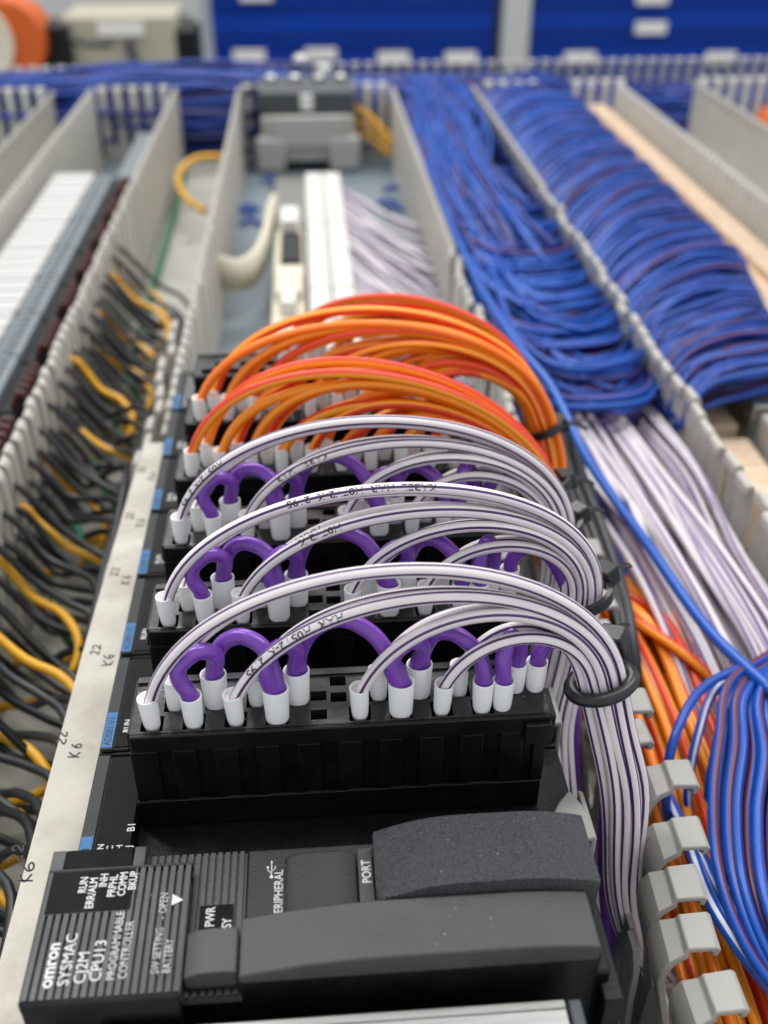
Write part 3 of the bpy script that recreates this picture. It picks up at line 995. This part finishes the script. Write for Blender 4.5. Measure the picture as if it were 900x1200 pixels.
# ------------------------------------------------------------------ cable ties
def tie(center, axis, ru, rv, wdt, label, head=None, thick=1.2):
    """a closed strap round the bundle with its locking head"""
    c = Vector(center); ax = Vector(axis).normalized()
    u = ax.cross(Vector((0, 1, 0))).normalized(); v = ax.cross(u)
    root = thing('cable_tie', label, 'cable tie', tuple(c), 'black cable ties')
    pts = [c + u * (ru * math.cos(a)) + v * (rv * math.sin(a)) for a in [2 * math.pi * i / 28 for i in range(29)]]
    mb = MB()
    n = len(pts)
    for i, p in enumerate(pts):
        o = (p - c).normalized()
        mb.v += [tuple(p - ax * wdt / 2), tuple(p + ax * wdt / 2), tuple(p + ax * wdt / 2 + o * thick), tuple(p - ax * wdt / 2 + o * thick)]
    for i in range(n - 1):
        for j in range(4):
            a = 4 * i
            mb.f.append((a + j, a + (j + 1) % 4, a + 4 + (j + 1) % 4, a + 4 + j)); mb.uv.append(None); mb.mi.append(0)
    if thick > 1.5: mb = MB().tube(pts, 1.5, 10, flat=0.85, caps=False)
    part('strap', mb, M['tie'], root, smooth_=thick > 1.5)
    if head is not None:
        o = Vector(head)
        e = o.normalized()
        hc = c + Vector(head)
        b = MB()
        vs = []
        s1 = ax * 2.4; s2 = e * 2.0; s3 = ax.cross(e).normalized() * 2.6
        for i in (-1, 1):
            for j2 in (-1, 1):
                for l in (-1, 1): vs.append(hc + s1 * i + s2 * j2 + s3 * l)
        b.add(vs, [(0, 1, 3, 2), (4, 6, 7, 5), (0, 4, 5, 1), (2, 3, 7, 6), (0, 2, 6, 4), (1, 5, 7, 3)])
        part('locking_head', b, M['tie'], root, bevel=0.5)
        tl = [hc, hc + e * 4 + ax * 1.0, hc + e * 7 + ax * 3.5]
        part('tail', MB().tube(tl, 1.1, 6, n=8, flat=.5), M['tie'], root)
    return root


R0, D0 = trunk(0)
tie(R0 + Vector((1.0, 0, -3.0)), (0.30, -0.10, -1), 6.2, 5.2, 2.6, 'thick black cable tie round the nearest bundle of striped wires', head=(4.0, 7.5, 4.0), thick=1.7)
R1, D1 = trunk(1)
tie(R1 + Vector((1, 0, -2)), (0.3, 0, -1), 5.6, 4.8, 2.4, 'black cable tie round the second bundle of striped wires', head=(6, 4, 3))
R2, D2 = trunk(2)
tie(R2 + Vector((1, 0, -2)), (0.3, 0, -1), 5.6, 4.8, 2.4, 'black cable tie round the third bundle of striped wires, under the orange wires', head=(6, 3, 2))
tie((61.4, 126.4 + 93 + 16.0, 85.5), (0.3, -.15, -1), 6.6, 6.0, 2.4, 'black cable tie round the nearer orange bundle beside the duct', head=(6.5, 1, 1))
tie((68.0, 126.4 + 124 + 20.5, 84), (0.35, -.1, -1), 6.0, 5.6, 2.4, 'black cable tie round the farther orange bundle beside the blue wires', head=(6, 0, 1))


tie((39.0, 303, 107), (1, 0, -.55), 2.4, 2.8, 2.0, 'small black cable tie round the topmost orange arc', None)


# ------------------------------------------------------------------ loose and background wires
def wire(pts, r, m, label, group, name, n=22, sides=7, cat='wire', u0=None):
    return solo(name, MB().tube(pts, r, sides, n=n, u0=rnd(0, 1) if u0 is None else u0), m, label, cat, group, smooth_=True)


def pick(*ms):
    return random.choice(ms)


BLUES = [M['blue'], M['blue'], M['blue'], M['blue_red'], M['blue_dark'], M['blue']]
# mass over the right duct wall into the beige terminals
def over(y, t, zz, jx=1.0):
    dr = min(84, 18 + 190 * t)
    xe = 204 + min(22, 110 * t)
    p = [(139, y - 10, 42 + zz), (152, y + dr * .10, 52 + zz), (172, y + dr * .38, 56 + zz), (194, y + dr * .68, 55 + zz), (xe - 5, y + dr * .95, 49 + zz), (xe + 2, y + dr + 2, 40)]
    return [(a + rnd(-1, 1) * jx, b_ + rnd(-3.5, 3.5) * jx, c + rnd(-.7, .7) * jx) for a, b_, c in p]


def inside(y, t, zz, xa, run):
    ye = min(955, y + 190 + run)
    return [(xa + rnd(0, 12), ye, 44 + zz), (xa + rnd(-2, 5), y + 125, 52 + zz), (xa - 1 + rnd(-2, 2), y + 46, 55 + zz), (xa + 5, y + 12, 55 + zz), (xa + 17, y - 3, 54 + zz), (125, y + 3 + rnd(-4, 4), 52 + zz), (140, y + 24 + rnd(-4, 4), 48 + zz)]


N = 160
for i in range(N):
    t = i / (N - 1)
    wire(over(352 + 520 * t + rnd(-3, 3), t, rnd(-5, 5)), 1.18, pick(*BLUES), 'blue wire arching between the right duct wall and the beige terminals', 'blue wires over the right duct wall', 'blue_wire', 16, 6)
N = 80
for i in range(N):
    t = i / (N - 1)
    wire(inside(349 + 230 * t + rnd(-9, 9), t, rnd(-8, 4), 74 + 24 * random.random() ** 1.2, rnd(0, 160)), 1.2, pick(*BLUES), 'blue wire sweeping across the duct towards the right duct wall', 'blue wires packed inside the duct', 'blue_wire', 30, 6)


def lengthwise(zlo, zhi):
    x = rnd(75, 112)
    y0 = rnd(520, 660)
    g = rnd(0, 26)
    return [(x + 4 + g * .6, y0 - 40, rnd(zlo - 10, zhi - 4)), (x + g * .2, y0 + 20, rnd(zlo, zhi)), (x + 2 + rnd(-3, 6), y0 + 120, rnd(zlo, zhi)), (x + 8 + rnd(-8, 14), y0 + 220, rnd(zlo, zhi)), (x + 6 + rnd(-12, 16), 935, rnd(zlo, zhi))]


for i in range(50):
    wire(lengthwise(54, 62), 1.2, pick(*BLUES), 'blue wire running lengthwise along the duct in the far half', 'blue wires running along the duct', 'blue_wire', 22, 6)
# what lies deeper: one mass nobody could count
mb = MB()
for i in range(430):
    t = i / 429
    mb.tube(inside(352 + 330 * t + rnd(-8, 8), t, rnd(-34, -3), 74 + rnd(0, 26), rnd(0, 160)), 1.3, 5, n=18, u0=rnd(0, 1))
for i in range(680):
    t = i / 679
    mb.tube(over(354 + 545 * t + rnd(-3, 3), t, rnd(-13, 3)), 1.2, 5, n=11, u0=rnd(0, 1))
for i in range(260):
    mb.tube(lengthwise(rnd(30, 44), 60), 1.4, 5, n=12, u0=rnd(0, 1))
for i in range(260):
    y0 = rnd(908, 994); z0 = rnd(6, 58)
    x = rnd(-420, -60)
    L_ = rnd(140, 420)
    if x + L_ > 60: z0 = min(z0, 44)
    mb.tube([(x, y0, z0), (x + L_ * .33, y0 + rnd(-14, 14), z0 + rnd(-6, 8)), (x + L_ * .66, y0 + rnd(-14, 14), z0 + rnd(-6, 8)), (x + L_, y0 + rnd(-8, 8), z0 + rnd(-6, 6))], 1.9, 5, n=10, u0=rnd(0, 1))
for i in range(120):
    y0 = rnd(908, 994); z0 = rnd(6, 40)
    x = rnd(40, 300)
    mb.tube([(x, y0, z0), (x + 90, y0 + rnd(-14, 14), z0 + rnd(-6, 8)), (x + 190, y0 + rnd(-14, 14), z0)], 1.9, 5, n=8, u0=rnd(0, 1))
solo('blue_wire_mass', mb, M['blue_mass'], 'deep tangle of blue wires filling the far cross duct and the bottoms of the ducts', 'wires', kind='stuff', smooth_=True)

# single long blue wire
wire([at_z(*p) for p in ((500, 190, 62), (545, 300, 63), (600, 395, 63), (645, 452, 62), (690, 540, 58), (760, 640, 52), (830, 738, 52), (910, 815, 56))], 1.7, M['blue'],
     'single bright blue wire crossing over the pale wires on the right', None, 'blue_wire', 50, 10)
# blue band along the duct wall
wire([at_z(*p) for p in ((668, 500, 40), (684, 560, 42), (716, 640, 40), (745, 720, 34))], 2.2, M['blue'], 'short blue wire beside the black cables along the duct wall', None, 'blue_wire', 20, 10)
for i, (dx, r, m) in enumerate(((0, 2.0, 'black_wire'), (12, 1.8, 'grey_wire'), (-9, 1.7, 'black_wire'))):
    wire([at_z(656 + dx, 490, 50), at_z(668 + dx, 550, 52), at_z(694 + dx, 620, 54), at_z(722 + dx * .8, 700, 52), at_z(738 + dx * .6, 790, 42), at_z(742, 850, 20)], r, M[m],
         ['thick black cable descending along the right duct wall beside the orange ties', 'dark grey cable beside the thick black cable along the duct wall', 'thin black cable hugging the duct wall left of the thick one'][i], 'black cables along the duct wall', 'black_cable', 30, 10, 'cable')

# pale wires with violet stripes in the duct
def pale(i, n, lo, hi):
    x0 = 84 + 54 * ((i * 17) % n) / (n - 1)
    zz = rnd(lo, hi)
    x1 = 82 + (x0 - 84) * .90 + rnd(-4, 6)
    xm = (x0 + x1) / 2
    return [(x0, 378, zz - 6), (x0 * .9 + xm * .1, 340, zz), (x0 * .6 + xm * .4 + rnd(-1.5, 1.5), 300, zz + 5), (x1 + 5 + rnd(-1.5, 1.5), 252, zz + 5), (x1 + 9, 205, zz - 1), (x1 + 15, 160, 14)]


for i in range(56):
    wire(pale(i, 56, 26, 42), 1.35, M['white_far'][i % 2], 'pale wire with violet stripe running down the duct below the blue mass', 'pale wires in the right duct', 'pale_wire', 26, 8)
mb = MB()
for i in range(50): mb.tube(pale(i, 50, 14, 28), 1.4, 6, n=18, u0=rnd(0, 1))
solo('pale_wire_mass', mb, M['white_far'][0], 'lower layers of pale violet striped wires under those on top in the right duct', 'wires', kind='stuff', smooth_=True)

# orange wires in the duct
for i in range(38):
    x0 = 76 + i * .78 + rnd(-1.5, 1.5)
    zz = 14 + (i % 5) * 4
    m = pick(M['orange'], M['orange'], M['orange_yellow'], M['orange_red'], M['orange'])
    pts = [(74, 268 + i, 44), (77 + i * .5, 250, 38), (x0 + 2, 224, zz + 12), (x0 + 5 + rnd(-2, 2), 190, zz + 6), (x0 + 5 + rnd(-2, 2), 150, zz), (x0 + 4, 112, zz - 4), (x0 + 6, 80, 8)]
    wire(pts, 1.4, m, 'orange wire lying deep in the right duct under the blue loops', 'orange wires in the right duct', 'orange_wire', 30, 8)
wire([at_z(*p) for p in ((720, 712, 40), (760, 738, 44), (800, 765, 44), (835, 800, 38), (850, 850, 20))], 1.7, M['orange_red'], 'red wire on top of the orange wires at the right, touching the pale wires', None, 'orange_wire', 24, 10)

# blue loops bottom right
for i in range(34):
    f = i / 33
    px0 = 905 + rnd(-4, 6)
    py0 = 760 + f * 40 + rnd(-6, 6)
    xl_ = (784, 810, 834)[i] if i < 3 else 840 + (f - .1) * 88 + rnd(-8, 8)
    z0 = 46 + rnd(-6, 5)
    y1 = 905 + f * 40
    pts = [at_z(px0 + 40, py0 - 20, z0 - 6), at_z(px0 - 4, py0 + 6, z0 + 2), at_z((xl_ + px0) / 2 - 16 + 10 * f, py0 + 38 + 10 * f, z0 + 4), at_z(xl_ + 8, y1 - 45, z0 + 3), at_z(xl_, y1 + 25, z0),
           at_z(xl_ + 6, y1 + 110, z0 - 2), at_z(xl_ + 36, y1 + 195, z0 - 6), at_z(xl_ + 84, y1 + 260, z0 - 10), at_z(xl_ + 160, y1 + 330, z0 - 14)]
    if i < 3: pts = pts[:4] + [at_z(xl_ - 4, y1 + 25, z0 - 8), at_z(xl_ + 6, y1 + 80, z0 - 22), at_z(xl_ + 30, y1 + 160, z0 - 34)]
    ml = [M['blue'], M['blue_white'], M['blue'], M['blue_red'], M['blue_dark'], M['blue'], M['blue_red']][i % 7]
    lb = ('outermost blue wire of the loops at the bottom right' if i == 0 else 'blue wire looping down at the bottom right corner over the orange wires')
    wire(pts, 1.2, ml, lb, 'blue wires looping at the bottom right', 'blue_wire', 46, 10)
for i in range(5):
    pts = [at_z(770 + i * 5, 905 + i * 14, 30), at_z(806 + i * 6, 985 + i * 8, 40), at_z(834 + i * 8, 1060, 44), at_z(880 + i * 6, 1130, 40), at_z(930, 1190, 30)]
    wire(pts, 1.5, pick(M['blue'], M['blue_white']), 'blue wire running close behind the grey duct hooks at the bottom right', 'blue wires behind the duct hooks', 'blue_wire', 24, 10)

# ------------------------------------------------------------------ black and yellow cables on the left
for i in range(94):
    f = i / 93
    y = 545 - 430 * f + rnd(-2, 2)
    zz = 46 - 7 * (i % 4) + rnd(-2, 2)
    run = 22 + 6 * (i % 3) + rnd(-4, 4)
    far = y > 400
    al = rnd(6, 20) if far else rnd(30, 110)
    zl = rnd(12, 26) if far else rnd(14, 44)
    xx = rnd(-66, -63) if far else rnd(-70, -65.5)
    pts = [(-112, y + 4, zz + 2), (-104, y, zz + 4), (-99, y - 2, zz), (-91, y - run * .22, zz - 9), (-81, y - run * .42, zz * .5 + zl * .5 - 6), (-72.5, y - run * .7, zz * .25 + zl * .75 - 3), (xx, y - run - 12, zl), (xx + rnd(-1, 1), y - run - 20 - al * .5, zl - 3), (xx, y - run - 24 - al, zl - 8)]
    wire(pts, 1.3, pick(M['black_wire'], M['black_wire'], M['black_wire'], M['grey_wire']), 'black cable crossing from the left duct wall to the aluminium strip', 'black cables on the left', 'black_cable', 28, 7, 'cable')
for i, y in enumerate((538, 516, 480, 446, 410, 372, 338, 304, 268, 240, 214, 190, 166, 142)):
    zz = rnd(38, 46)
    w_ = (24, 30, 26, 28, 24, 36, 24, 37, 26, 37, 30, 36, 37, 30)[i] + rnd(-2, 1)      # how far the hook reaches out
    b_ = w_ * .95
    pts = [(-112, y + 4, zz - 2), (-103, y, zz + 1), (-98.5, y - 2, zz - 4), (-103 + w_ * .42, y - b_ * .24, zz - 11), (-103 + w_ * .76, y - b_ * .42, zz - 14), (-103 + w_, y - b_ * .8, zz - 18), (-103 + w_ * .92, y - b_ * 1.15, zz - 24), (-103 + w_ * .55, y - b_ * 1.3, zz - 30), (-103 + w_ * .15, y - b_ * 1.25, zz - 33), (-108, y - b_ * 1.1, 5)]
    wire(pts, 1.5, M['yellow'], 'yellow wire hooking back under itself, %s from the far end on the left' % ('first second third fourth fifth sixth seventh eighth ninth tenth eleventh twelfth thirteenth fourteenth'.split()[i]),
         'yellow hooked wires on the left', 'yellow_wire', 34, 9)
for i in range(5):
    y = 470 - i * 44
    pts = [(-100, y, 12), (-92, y - 14, 20), (-86, y - 30, 16), (-78, y - 34, 6)]
    wire(pts, 1.4, M['green'], 'short green wire low among the black and yellow cables', 'green wires on the left', 'green_wire', 12, 7)
wire([(-100, 860, 3), (-98, 740, 4), (-97, 600, 4), (-96, 500, 4)], 2.2, M['green'], 'long green wire lying at the foot of the left duct wall', None, 'green_wire', 16, 7)
wire([at_z(*p) for p in ((262, 183, 30), (228, 186, 28), (209, 205, 24), (216, 230, 20), (240, 248, 20))], 2.4, M['yellow'], 'yellow wire curving on the bare plate at the far end of the left gap', None, 'yellow_wire', 20, 8)
mb = MB().lathe(at_z(218, 283, 1.4), [(3.6, 0), (3.4, 1.6), (2.2, 2.4)], 16)
solo('screw', mb, M['steel'], 'shiny screw head on the pale plate left of the centre', 'screw')

# ------------------------------------------------------------------ white relay row on the left
k = 0
for y in range(276, 672, 46):
    lab = '%s block of white relays on grey sockets left of the duct wall' % (['nearest', 'second nearest', 'third nearest', 'fourth nearest', 'fifth nearest', 'sixth nearest', 'third farthest', 'second farthest', 'farthest'][k])
    k += 1
    r = thing('relay_block', lab, 'relay block', (-145, y + 22, 0), 'white relay blocks')
    mb = MB()
    for i in range(7): mb.box(-164, y + .6 + 6.45 * i, 10, -138.5, y + 6.5 + 6.45 * i, 50 - .5 * (i % 2))
    part('relay', mb, M['relay_white'], r, bevel=0.3)
    mb = MB().box(-138, y + .6, 6, -127, y + 45.2, 48)
    for i in range(7): mb.box(-135.5, y + 2.0 + 6.4 * i, 48, -130.5, y + 6.0 + 6.4 * i, 49.2)
    part('socket', mb, M['mid_grey'], r, bevel=0.4)
    part('end_clip', MB().box(-138, y + 45.3, 6, -126.7, y + 46.4, 46), M['black'], r)
    part('divider', MB().box(-164, y + 45.9, 10, -138.2, y + 46.5, 49.2), M['dark_grey'], r)
    part('terminal_row', MB().box(-126.7, y + 1, 4, -119, y + 45, 44), M['black'], r)
    mb = MB()
    for i in range(5): mb.tube([(-121, y + 5 + 6 * i, 44), (-117, y + 5 + 6 * i, 51), (-111, y + 4 + 6 * i, 42)], 1.3, 6, n=6)
    part('red_lead', mb, M['red'], r)
r = thing('terminal_strip', 'grey terminal strip at the far end of the white relay row', 'terminal strip', (-125, 780, 0))
part('strip_body', MB().box(-137, 748, 2, -118, 880, 30), M['mid_grey'], r, bevel=1)
rl = thing('red_button', 'small red part at the far left edge beyond the duct wall', 'button', at_z(0, 140, 20))
part('cap', MB().lathe(at_z(-1, 142, 18), [(8, 0), (8, 24), (6, 27)], 16), mat('bright_red_plastic', (214, 30, 28), 0.4), rl, smooth_=True)

# ------------------------------------------------------------------ devices in the middle channel
ct = thing('contactor', 'grey contactor with dark top at the far end of the middle channel', 'contactor', (1, 880, 0))
mb = MB()
mb.box(-36, 864, 8, 38, 925, 44)
mb.box(-41, 858, 2, -18, 872, 28).box(18, 858, 2, 43, 872, 28)
mb.box(-28, 859, 20, 30, 866, 45)
part('housing', mb, M['contactor'], ct, bevel=2)
part('top_unit', MB().box(-38, 868, 44, 40, 930, 62), M['dark_grey'], ct, bevel=2)
part('slider', MB().box(-4, 866, 48, 6, 871, 60), M['white'], ct, bevel=.6)
mb = MB()
for x in (-28, -8, 12, 30): mb.lathe((x, 905, 62), [(5, 0), (5, 5), (3, 6)], 12)
part('terminal_screw', mb, M['steel'], ct)
mb = MB()
for i in range(8):
    a = at_y(420 + i * 2, 132 + i * 4, 880)
    if i % 3 == 0: mb.tube([(38, 890, 46 - 3 * i), (52, 880, 40 - 3 * i), (69, 866, 24 - 2 * i)], 2.2, 6, n=8)
part('lead', mb, M['yellow'], ct, label='yellow and orange leads on its right')
part('black_lead', MB().tube([(-40, 880, 44), (-50, 870, 40), (-52, 850, 20)], 3, 8, n=8).tube([(-40, 890, 60), (-51, 884, 56), (-54, 860, 30)], 3, 8, n=8), M['black_wire'], ct)
rb_ = thing('red_button', 'small red indicator behind the left corner of the grey contactor', 'indicator', (-38, 985, 40))
part('cap', MB().lathe((-38, 985, 50), [(7, 0), (5, 4), (4, 6)], 14), mat('red_indicator_plastic', (220, 70, 80), 0.4), rb_, smooth_=True)
for i, x in enumerate((-2, 18)):
    q = thing('metal_fitting', ['left shiny metal fitting behind the contactor', 'right shiny metal fitting behind the contactor'][i], 'fitting', (x, 985, 40))
    part('cap', MB().lathe((x, 985, 30), [(8, 0), (8, 36 - 8 * i), (6, 40 - 8 * i)], 14), M['steel'], q, smooth_=True)

names = ['nearest', 'middle', 'farthest']
for j, (y0, y1) in enumerate(((410, 520), (522, 632), (634, 744))):
    r = thing('terminal_strip', '%s white terminal strip in the middle channel behind the orange wires' % names[j], 'terminal strip', (10, (y0 + y1) / 2, 0), 'white terminal strips')
    mb = MB().box(-2, y0, 6, 9.5, y1, 32).box(10.5, y0, 6, 22, y1, 32)
    part('strip_body', mb, M['white'], r, bevel=.5)
    mb = MB()
    yy = y0 + 3
    while yy < y1 - 3:
        mb.box(-1, yy, 32, 8.6, yy + 4.2, 33).box(11.4, yy, 32, 21, yy + 4.2, 33)
        yy += 5.5
    part('marker', mb, M['white'], r)
r = thing('rail_device', 'cream rail device with a black window beside the white terminal strips', 'rail device', (-14, 560, 0))
part('housing', MB().box(-22, 470, 2, -4, 640, 26).box(-20, 520, 26, -6, 560, 32).box(-20, 640, 2, -7, 700, 22), M['cream'], r, bevel=1)
part('window', MB().box(-18, 575, 26, -6, 625, 29), M['black'], r, bevel=.5)
part('clamp', MB().box(-18, 626, 26, -8, 655, 36), M['white'], r, bevel=.8)
part('clamp', MB().box(-17, 500, 26.2, -9, 518, 34), M['white'], r, bevel=.8)
part('rail', MB().box(-26, 700, 1, 0, 830, 8), M['steel'], r)
# cream strap
P = smooth([(-22, 700, 22), (-24, 660, 26), (-26, 610, 26), (-32, 572, 26), (-42, 560, 26), (-55, 562, 28)], 26)
mb = MB()
for q in P:
    mb.v += [(q.x, q.y, q.z - 9), (q.x, q.y, q.z + 9)]
for i in range(len(P) - 1):
    mb.f.append((2 * i, 2 * i + 1, 2 * i + 3, 2 * i + 2)); mb.uv.append(None); mb.mi.append(0)
o = solo('cream_band', mb, M['cream'], 'flat cream band curving from the rail device to the left duct wall', 'cable band', smooth_=True)
sm = o.modifiers.new('solid', 'SOLIDIFY'); sm.thickness = 3.5 * S
for i in range(30):
    y = 735 - i * 9.5
    pts = [(21, y, 24), (32, y - 22, 22 + rnd(-3, 3)), (50, y - 58, 20 + rnd(-5, 5)), (70, y - 96 + rnd(-8, 8), 20 + rnd(-6, 6))]
    wire(pts, 1.5, M['white_far'][i % 2], 'pale lilac wire slanting from the white terminal strips to the duct wall', 'pale lilac wires in the middle channel', 'pale_wire', 12, 6)
for i, (px, py) in enumerate(((286, 250), (295, 262), (320, 212), (330, 218), (455, 238), (462, 222), (462, 246), (292, 245))):
    a = at_z(px, py, 1.5)
    q = solo('wire_offcut', MB().tube([(a[0] - 8, a[1], 1.6), (a[0], a[1] + 4, 3), (a[0] + 7, a[1] - 2, 1.6)], 1.8, 6, n=8), M['blue'], 'blue wire offcut lying on the blue grey plate', 'wire offcut', 'blue offcuts on the plate', smooth_=True)

# ------------------------------------------------------------------ beige terminal rows on the right
for j, (x0, x1, lab) in enumerate(((208, 229, 'beige terminal row next to the blue wires at the right'), (232, 257, 'beige terminal row nearer the far right duct'))):
    r = thing('terminal_row', lab, 'terminal row', ((x0 + x1) / 2, 700, 0), 'beige terminal rows')
    part('rail', MB().box(x0 + 3, 300, .4, x1 - 3, 895, 6), M['steel'], r)
    mb = MB()
    y = 392
    while y < 893:
        mb.box(x0, y, 6, x1, y + 4.6, 43 - j * 4)
        mb.box(x0 + 5, y + .4, 43 - j * 4, x1 - 5, y + 4.2, 47 - j * 4)
        y += 5.2
    part('terminal', mb, M['beige'], r, kind='stuff')
for j in range(4):
    y0 = 300 + j * 60
    r = thing('metal_rail', ['nearest', 'second', 'third', 'farthest'][j] + ' silver jumper bar beside the right duct wall', 'metal bar', (186, y0, 0), 'silver bars beside the duct wall')
    part('bar', MB().box(178, y0, 20, 190, y0 + 54, 40), M['steel'] if j % 2 else M['duct'], r, bevel=1)
    part('marker', MB().box(160, y0 + 2, 8, 174, y0 + 52, 30), M['beige'], r, bevel=.6)

o = thing('cable_drum', 'orange drum at the right edge beyond the far duct', 'drum', at_z(905, 175, 0))
part('drum_body', MB().lathe(at_z(912, 178, 0), [(20, 0), (26, 6), (28, 20), (22, 34), (10, 38)], 20), M['spool'], o, smooth_=True)

# ------------------------------------------------------------------ room behind
cab = thing('drawer_cabinet', 'blue steel drawer cabinet with pale label holders behind the panel', 'drawer cabinet', (400, 2600, -850))
Y = 2500
part('carcass', MB().box(-330, Y + 12, -850, 2400, Y + 600, 350), M['cabinet_dark'], cab)
zs = [-850 + 78 * i for i in range(16)]
for x0, x1 in ((-310, 425), (515, 1300), (1390, 2200)):
    for z in zs[6:15]:
        o = part('drawer', MB().box(x0, Y, z + 3, x1, Y + 14, z + 73).box(x0, Y - 12, z + 62, x1, Y, z + 70), M['cabinet'], cab)
for x0, x1 in ((-365, -312), (446, 506), (1303, 1388)):
    part('post', MB().box(x0, Y - 30, -850, x1, Y + 30, 350), M['post'], cab)
for px, py in ((292, 66), (376, 64), (461, 68), (540, 68), (680, 68), (763, 33), (845, 68), (765, -2), (300, -6)):
    a = at_y(px, py, Y - 20)
    part('label_holder', MB().box(a[0] - 36, Y - 22, a[2] - 13, a[0] + 36, Y - 12, a[2] + 13), M['white'], cab, bevel=2)

bn = thing('workbench', 'grey workbench behind the panel at the left carrying boxes', 'workbench', (-560, 1500, -850))
part('bench_top', MB().box(-1100, 1340, -70, -230, 1600, -45), M['table'], bn)
for x, y in ((-1080, 1360), (-1080, 1580), (-250, 1360), (-250, 1580)): part('leg', MB().box(x - 18, y - 18, -850, x + 18, y + 18, -70), M['post'], bn)
a = at_y(80, 85, 1450); b_ = at_y(205, 18, 1450)
bx = thing('equipment_box', 'beige metal box on the bench at the top left', 'box', ((a[0] + b_[0]) / 2, 1500, -45))
part('box_body', MB().box(a[0], 1450, -45, b_[0], 1560, b_[2]), M['box'], bx, bevel=4)
c1 = at_y(115, 38, 1450); c2 = at_y(168, 28, 1450)
part('label_plate', MB().box(c1[0], 1446, c1[2] - 4, c2[0], 1449.5, c2[2] + 2), M['white'], bx)
h1 = at_y(78, 44, 1440); h2 = at_y(132, 52, 1440)
part('cable', MB().tube([h1, ((h1[0] + h2[0]) / 2, 1438, h1[2] - 8), h2], 4, 8, n=10).tube([at_y(150, 48, 1442), at_y(160, 80, 1442)], 6, 8), M['dark_grey'], bx)
a = at_y(28, 22, 1700); b_ = at_y(232, -20, 1700)
sh = thing('shelf_unit', 'pale shelf unit rising behind the beige box at the top left', 'shelf', ((a[0] + b_[0]) / 2, 1760, -850))
part('shelf_board', MB().box(a[0], 1700, a[2], b_[0], 1900, a[2] + 140), M['post'], sh)
part('back_panel', MB().box(a[0], 1890, -850, b_[0], 1900, a[2]), M['box'], sh)
part('side_panel', MB().box(b_[0] - 14, 1700, -850, b_[0], 1900, a[2]).box(a[0], 1700, -850, a[0] + 14, 1900, a[2]), M['post'], sh)
a = at_y(50, 80, 1430); b_ = at_y(78, 30, 1430)
k1 = thing('black_case', 'black case between the orange drum and the beige box', 'case', ((a[0] + b_[0]) / 2, 1450, -45))
part('case_body', MB().box(a[0], 1430, -45, b_[0], 1500, b_[2]), M['black'], k1, bevel=4)
a = at_y(206, 80, 1450); b_ = at_y(230, 34, 1450)
k2 = thing('black_case', 'black case right of the beige box', 'case', ((a[0] + b_[0]) / 2, 1480, -45))
part('case_body', MB().box(a[0], 1450, -45, b_[0], 1520, b_[2]), M['black'], k2, bevel=4)
a = at_y(0, 75, 1400); b_ = at_y(46, 22, 1400)
k3 = thing('cable_reel', 'orange cable reel with a pale flange at the top left corner', 'cable reel', (a[0], 1420, -45))
cx, cz = at_y(4, 42, 1400)[0], at_y(4, 42, 1400)[2]
mb = MB()
P0 = []
rr = (b_[0] - cx)
for i in range(28): P0.append((cx + rr * math.cos(2 * math.pi * i / 28), cz - 8 + rr * math.sin(2 * math.pi * i / 28)))
mb.prism(P0, 'y', 1402, 1470)
part('drum', mb, M['spool'], k3)
mb = MB(); mb.prism([(cx - 22 + .72 * (x - cx), cz + .9 * (z - cz)) for x, z in P0], 'y', 1390, 1401)
part('flange', mb, M['cream'], k3)

mb = MB()
for i in range(70):
    x, y = rnd(-38, 42), rnd(143, 155)
    if i < 34: x, y, z = rnd(-16, 43), rnd(99, 123), 76
    elif i < 48: x, y, z = rnd(-50, -27), 98 + 24 * random.random(), 78.5
    else: z = T + .02
    if i < 34:
        z = 82.9 if y < 109 else (85.7 if x > 14 and x < 40 and y > 111 else None)
        if z is None or (z < 83 and not 10 < x < 28): continue
    q = rnd(.05, .14)
    mb.box(x, y, z - .03, x + q, y + q * rnd(.6, 1.6), z + .06)
solo('dust', mb, M['print'], 'tiny pale dust specks on the black plastic', 'dust', kind='stuff')

for o in bpy.data.objects:
    if '_o' in o.keys(): del o['_o']
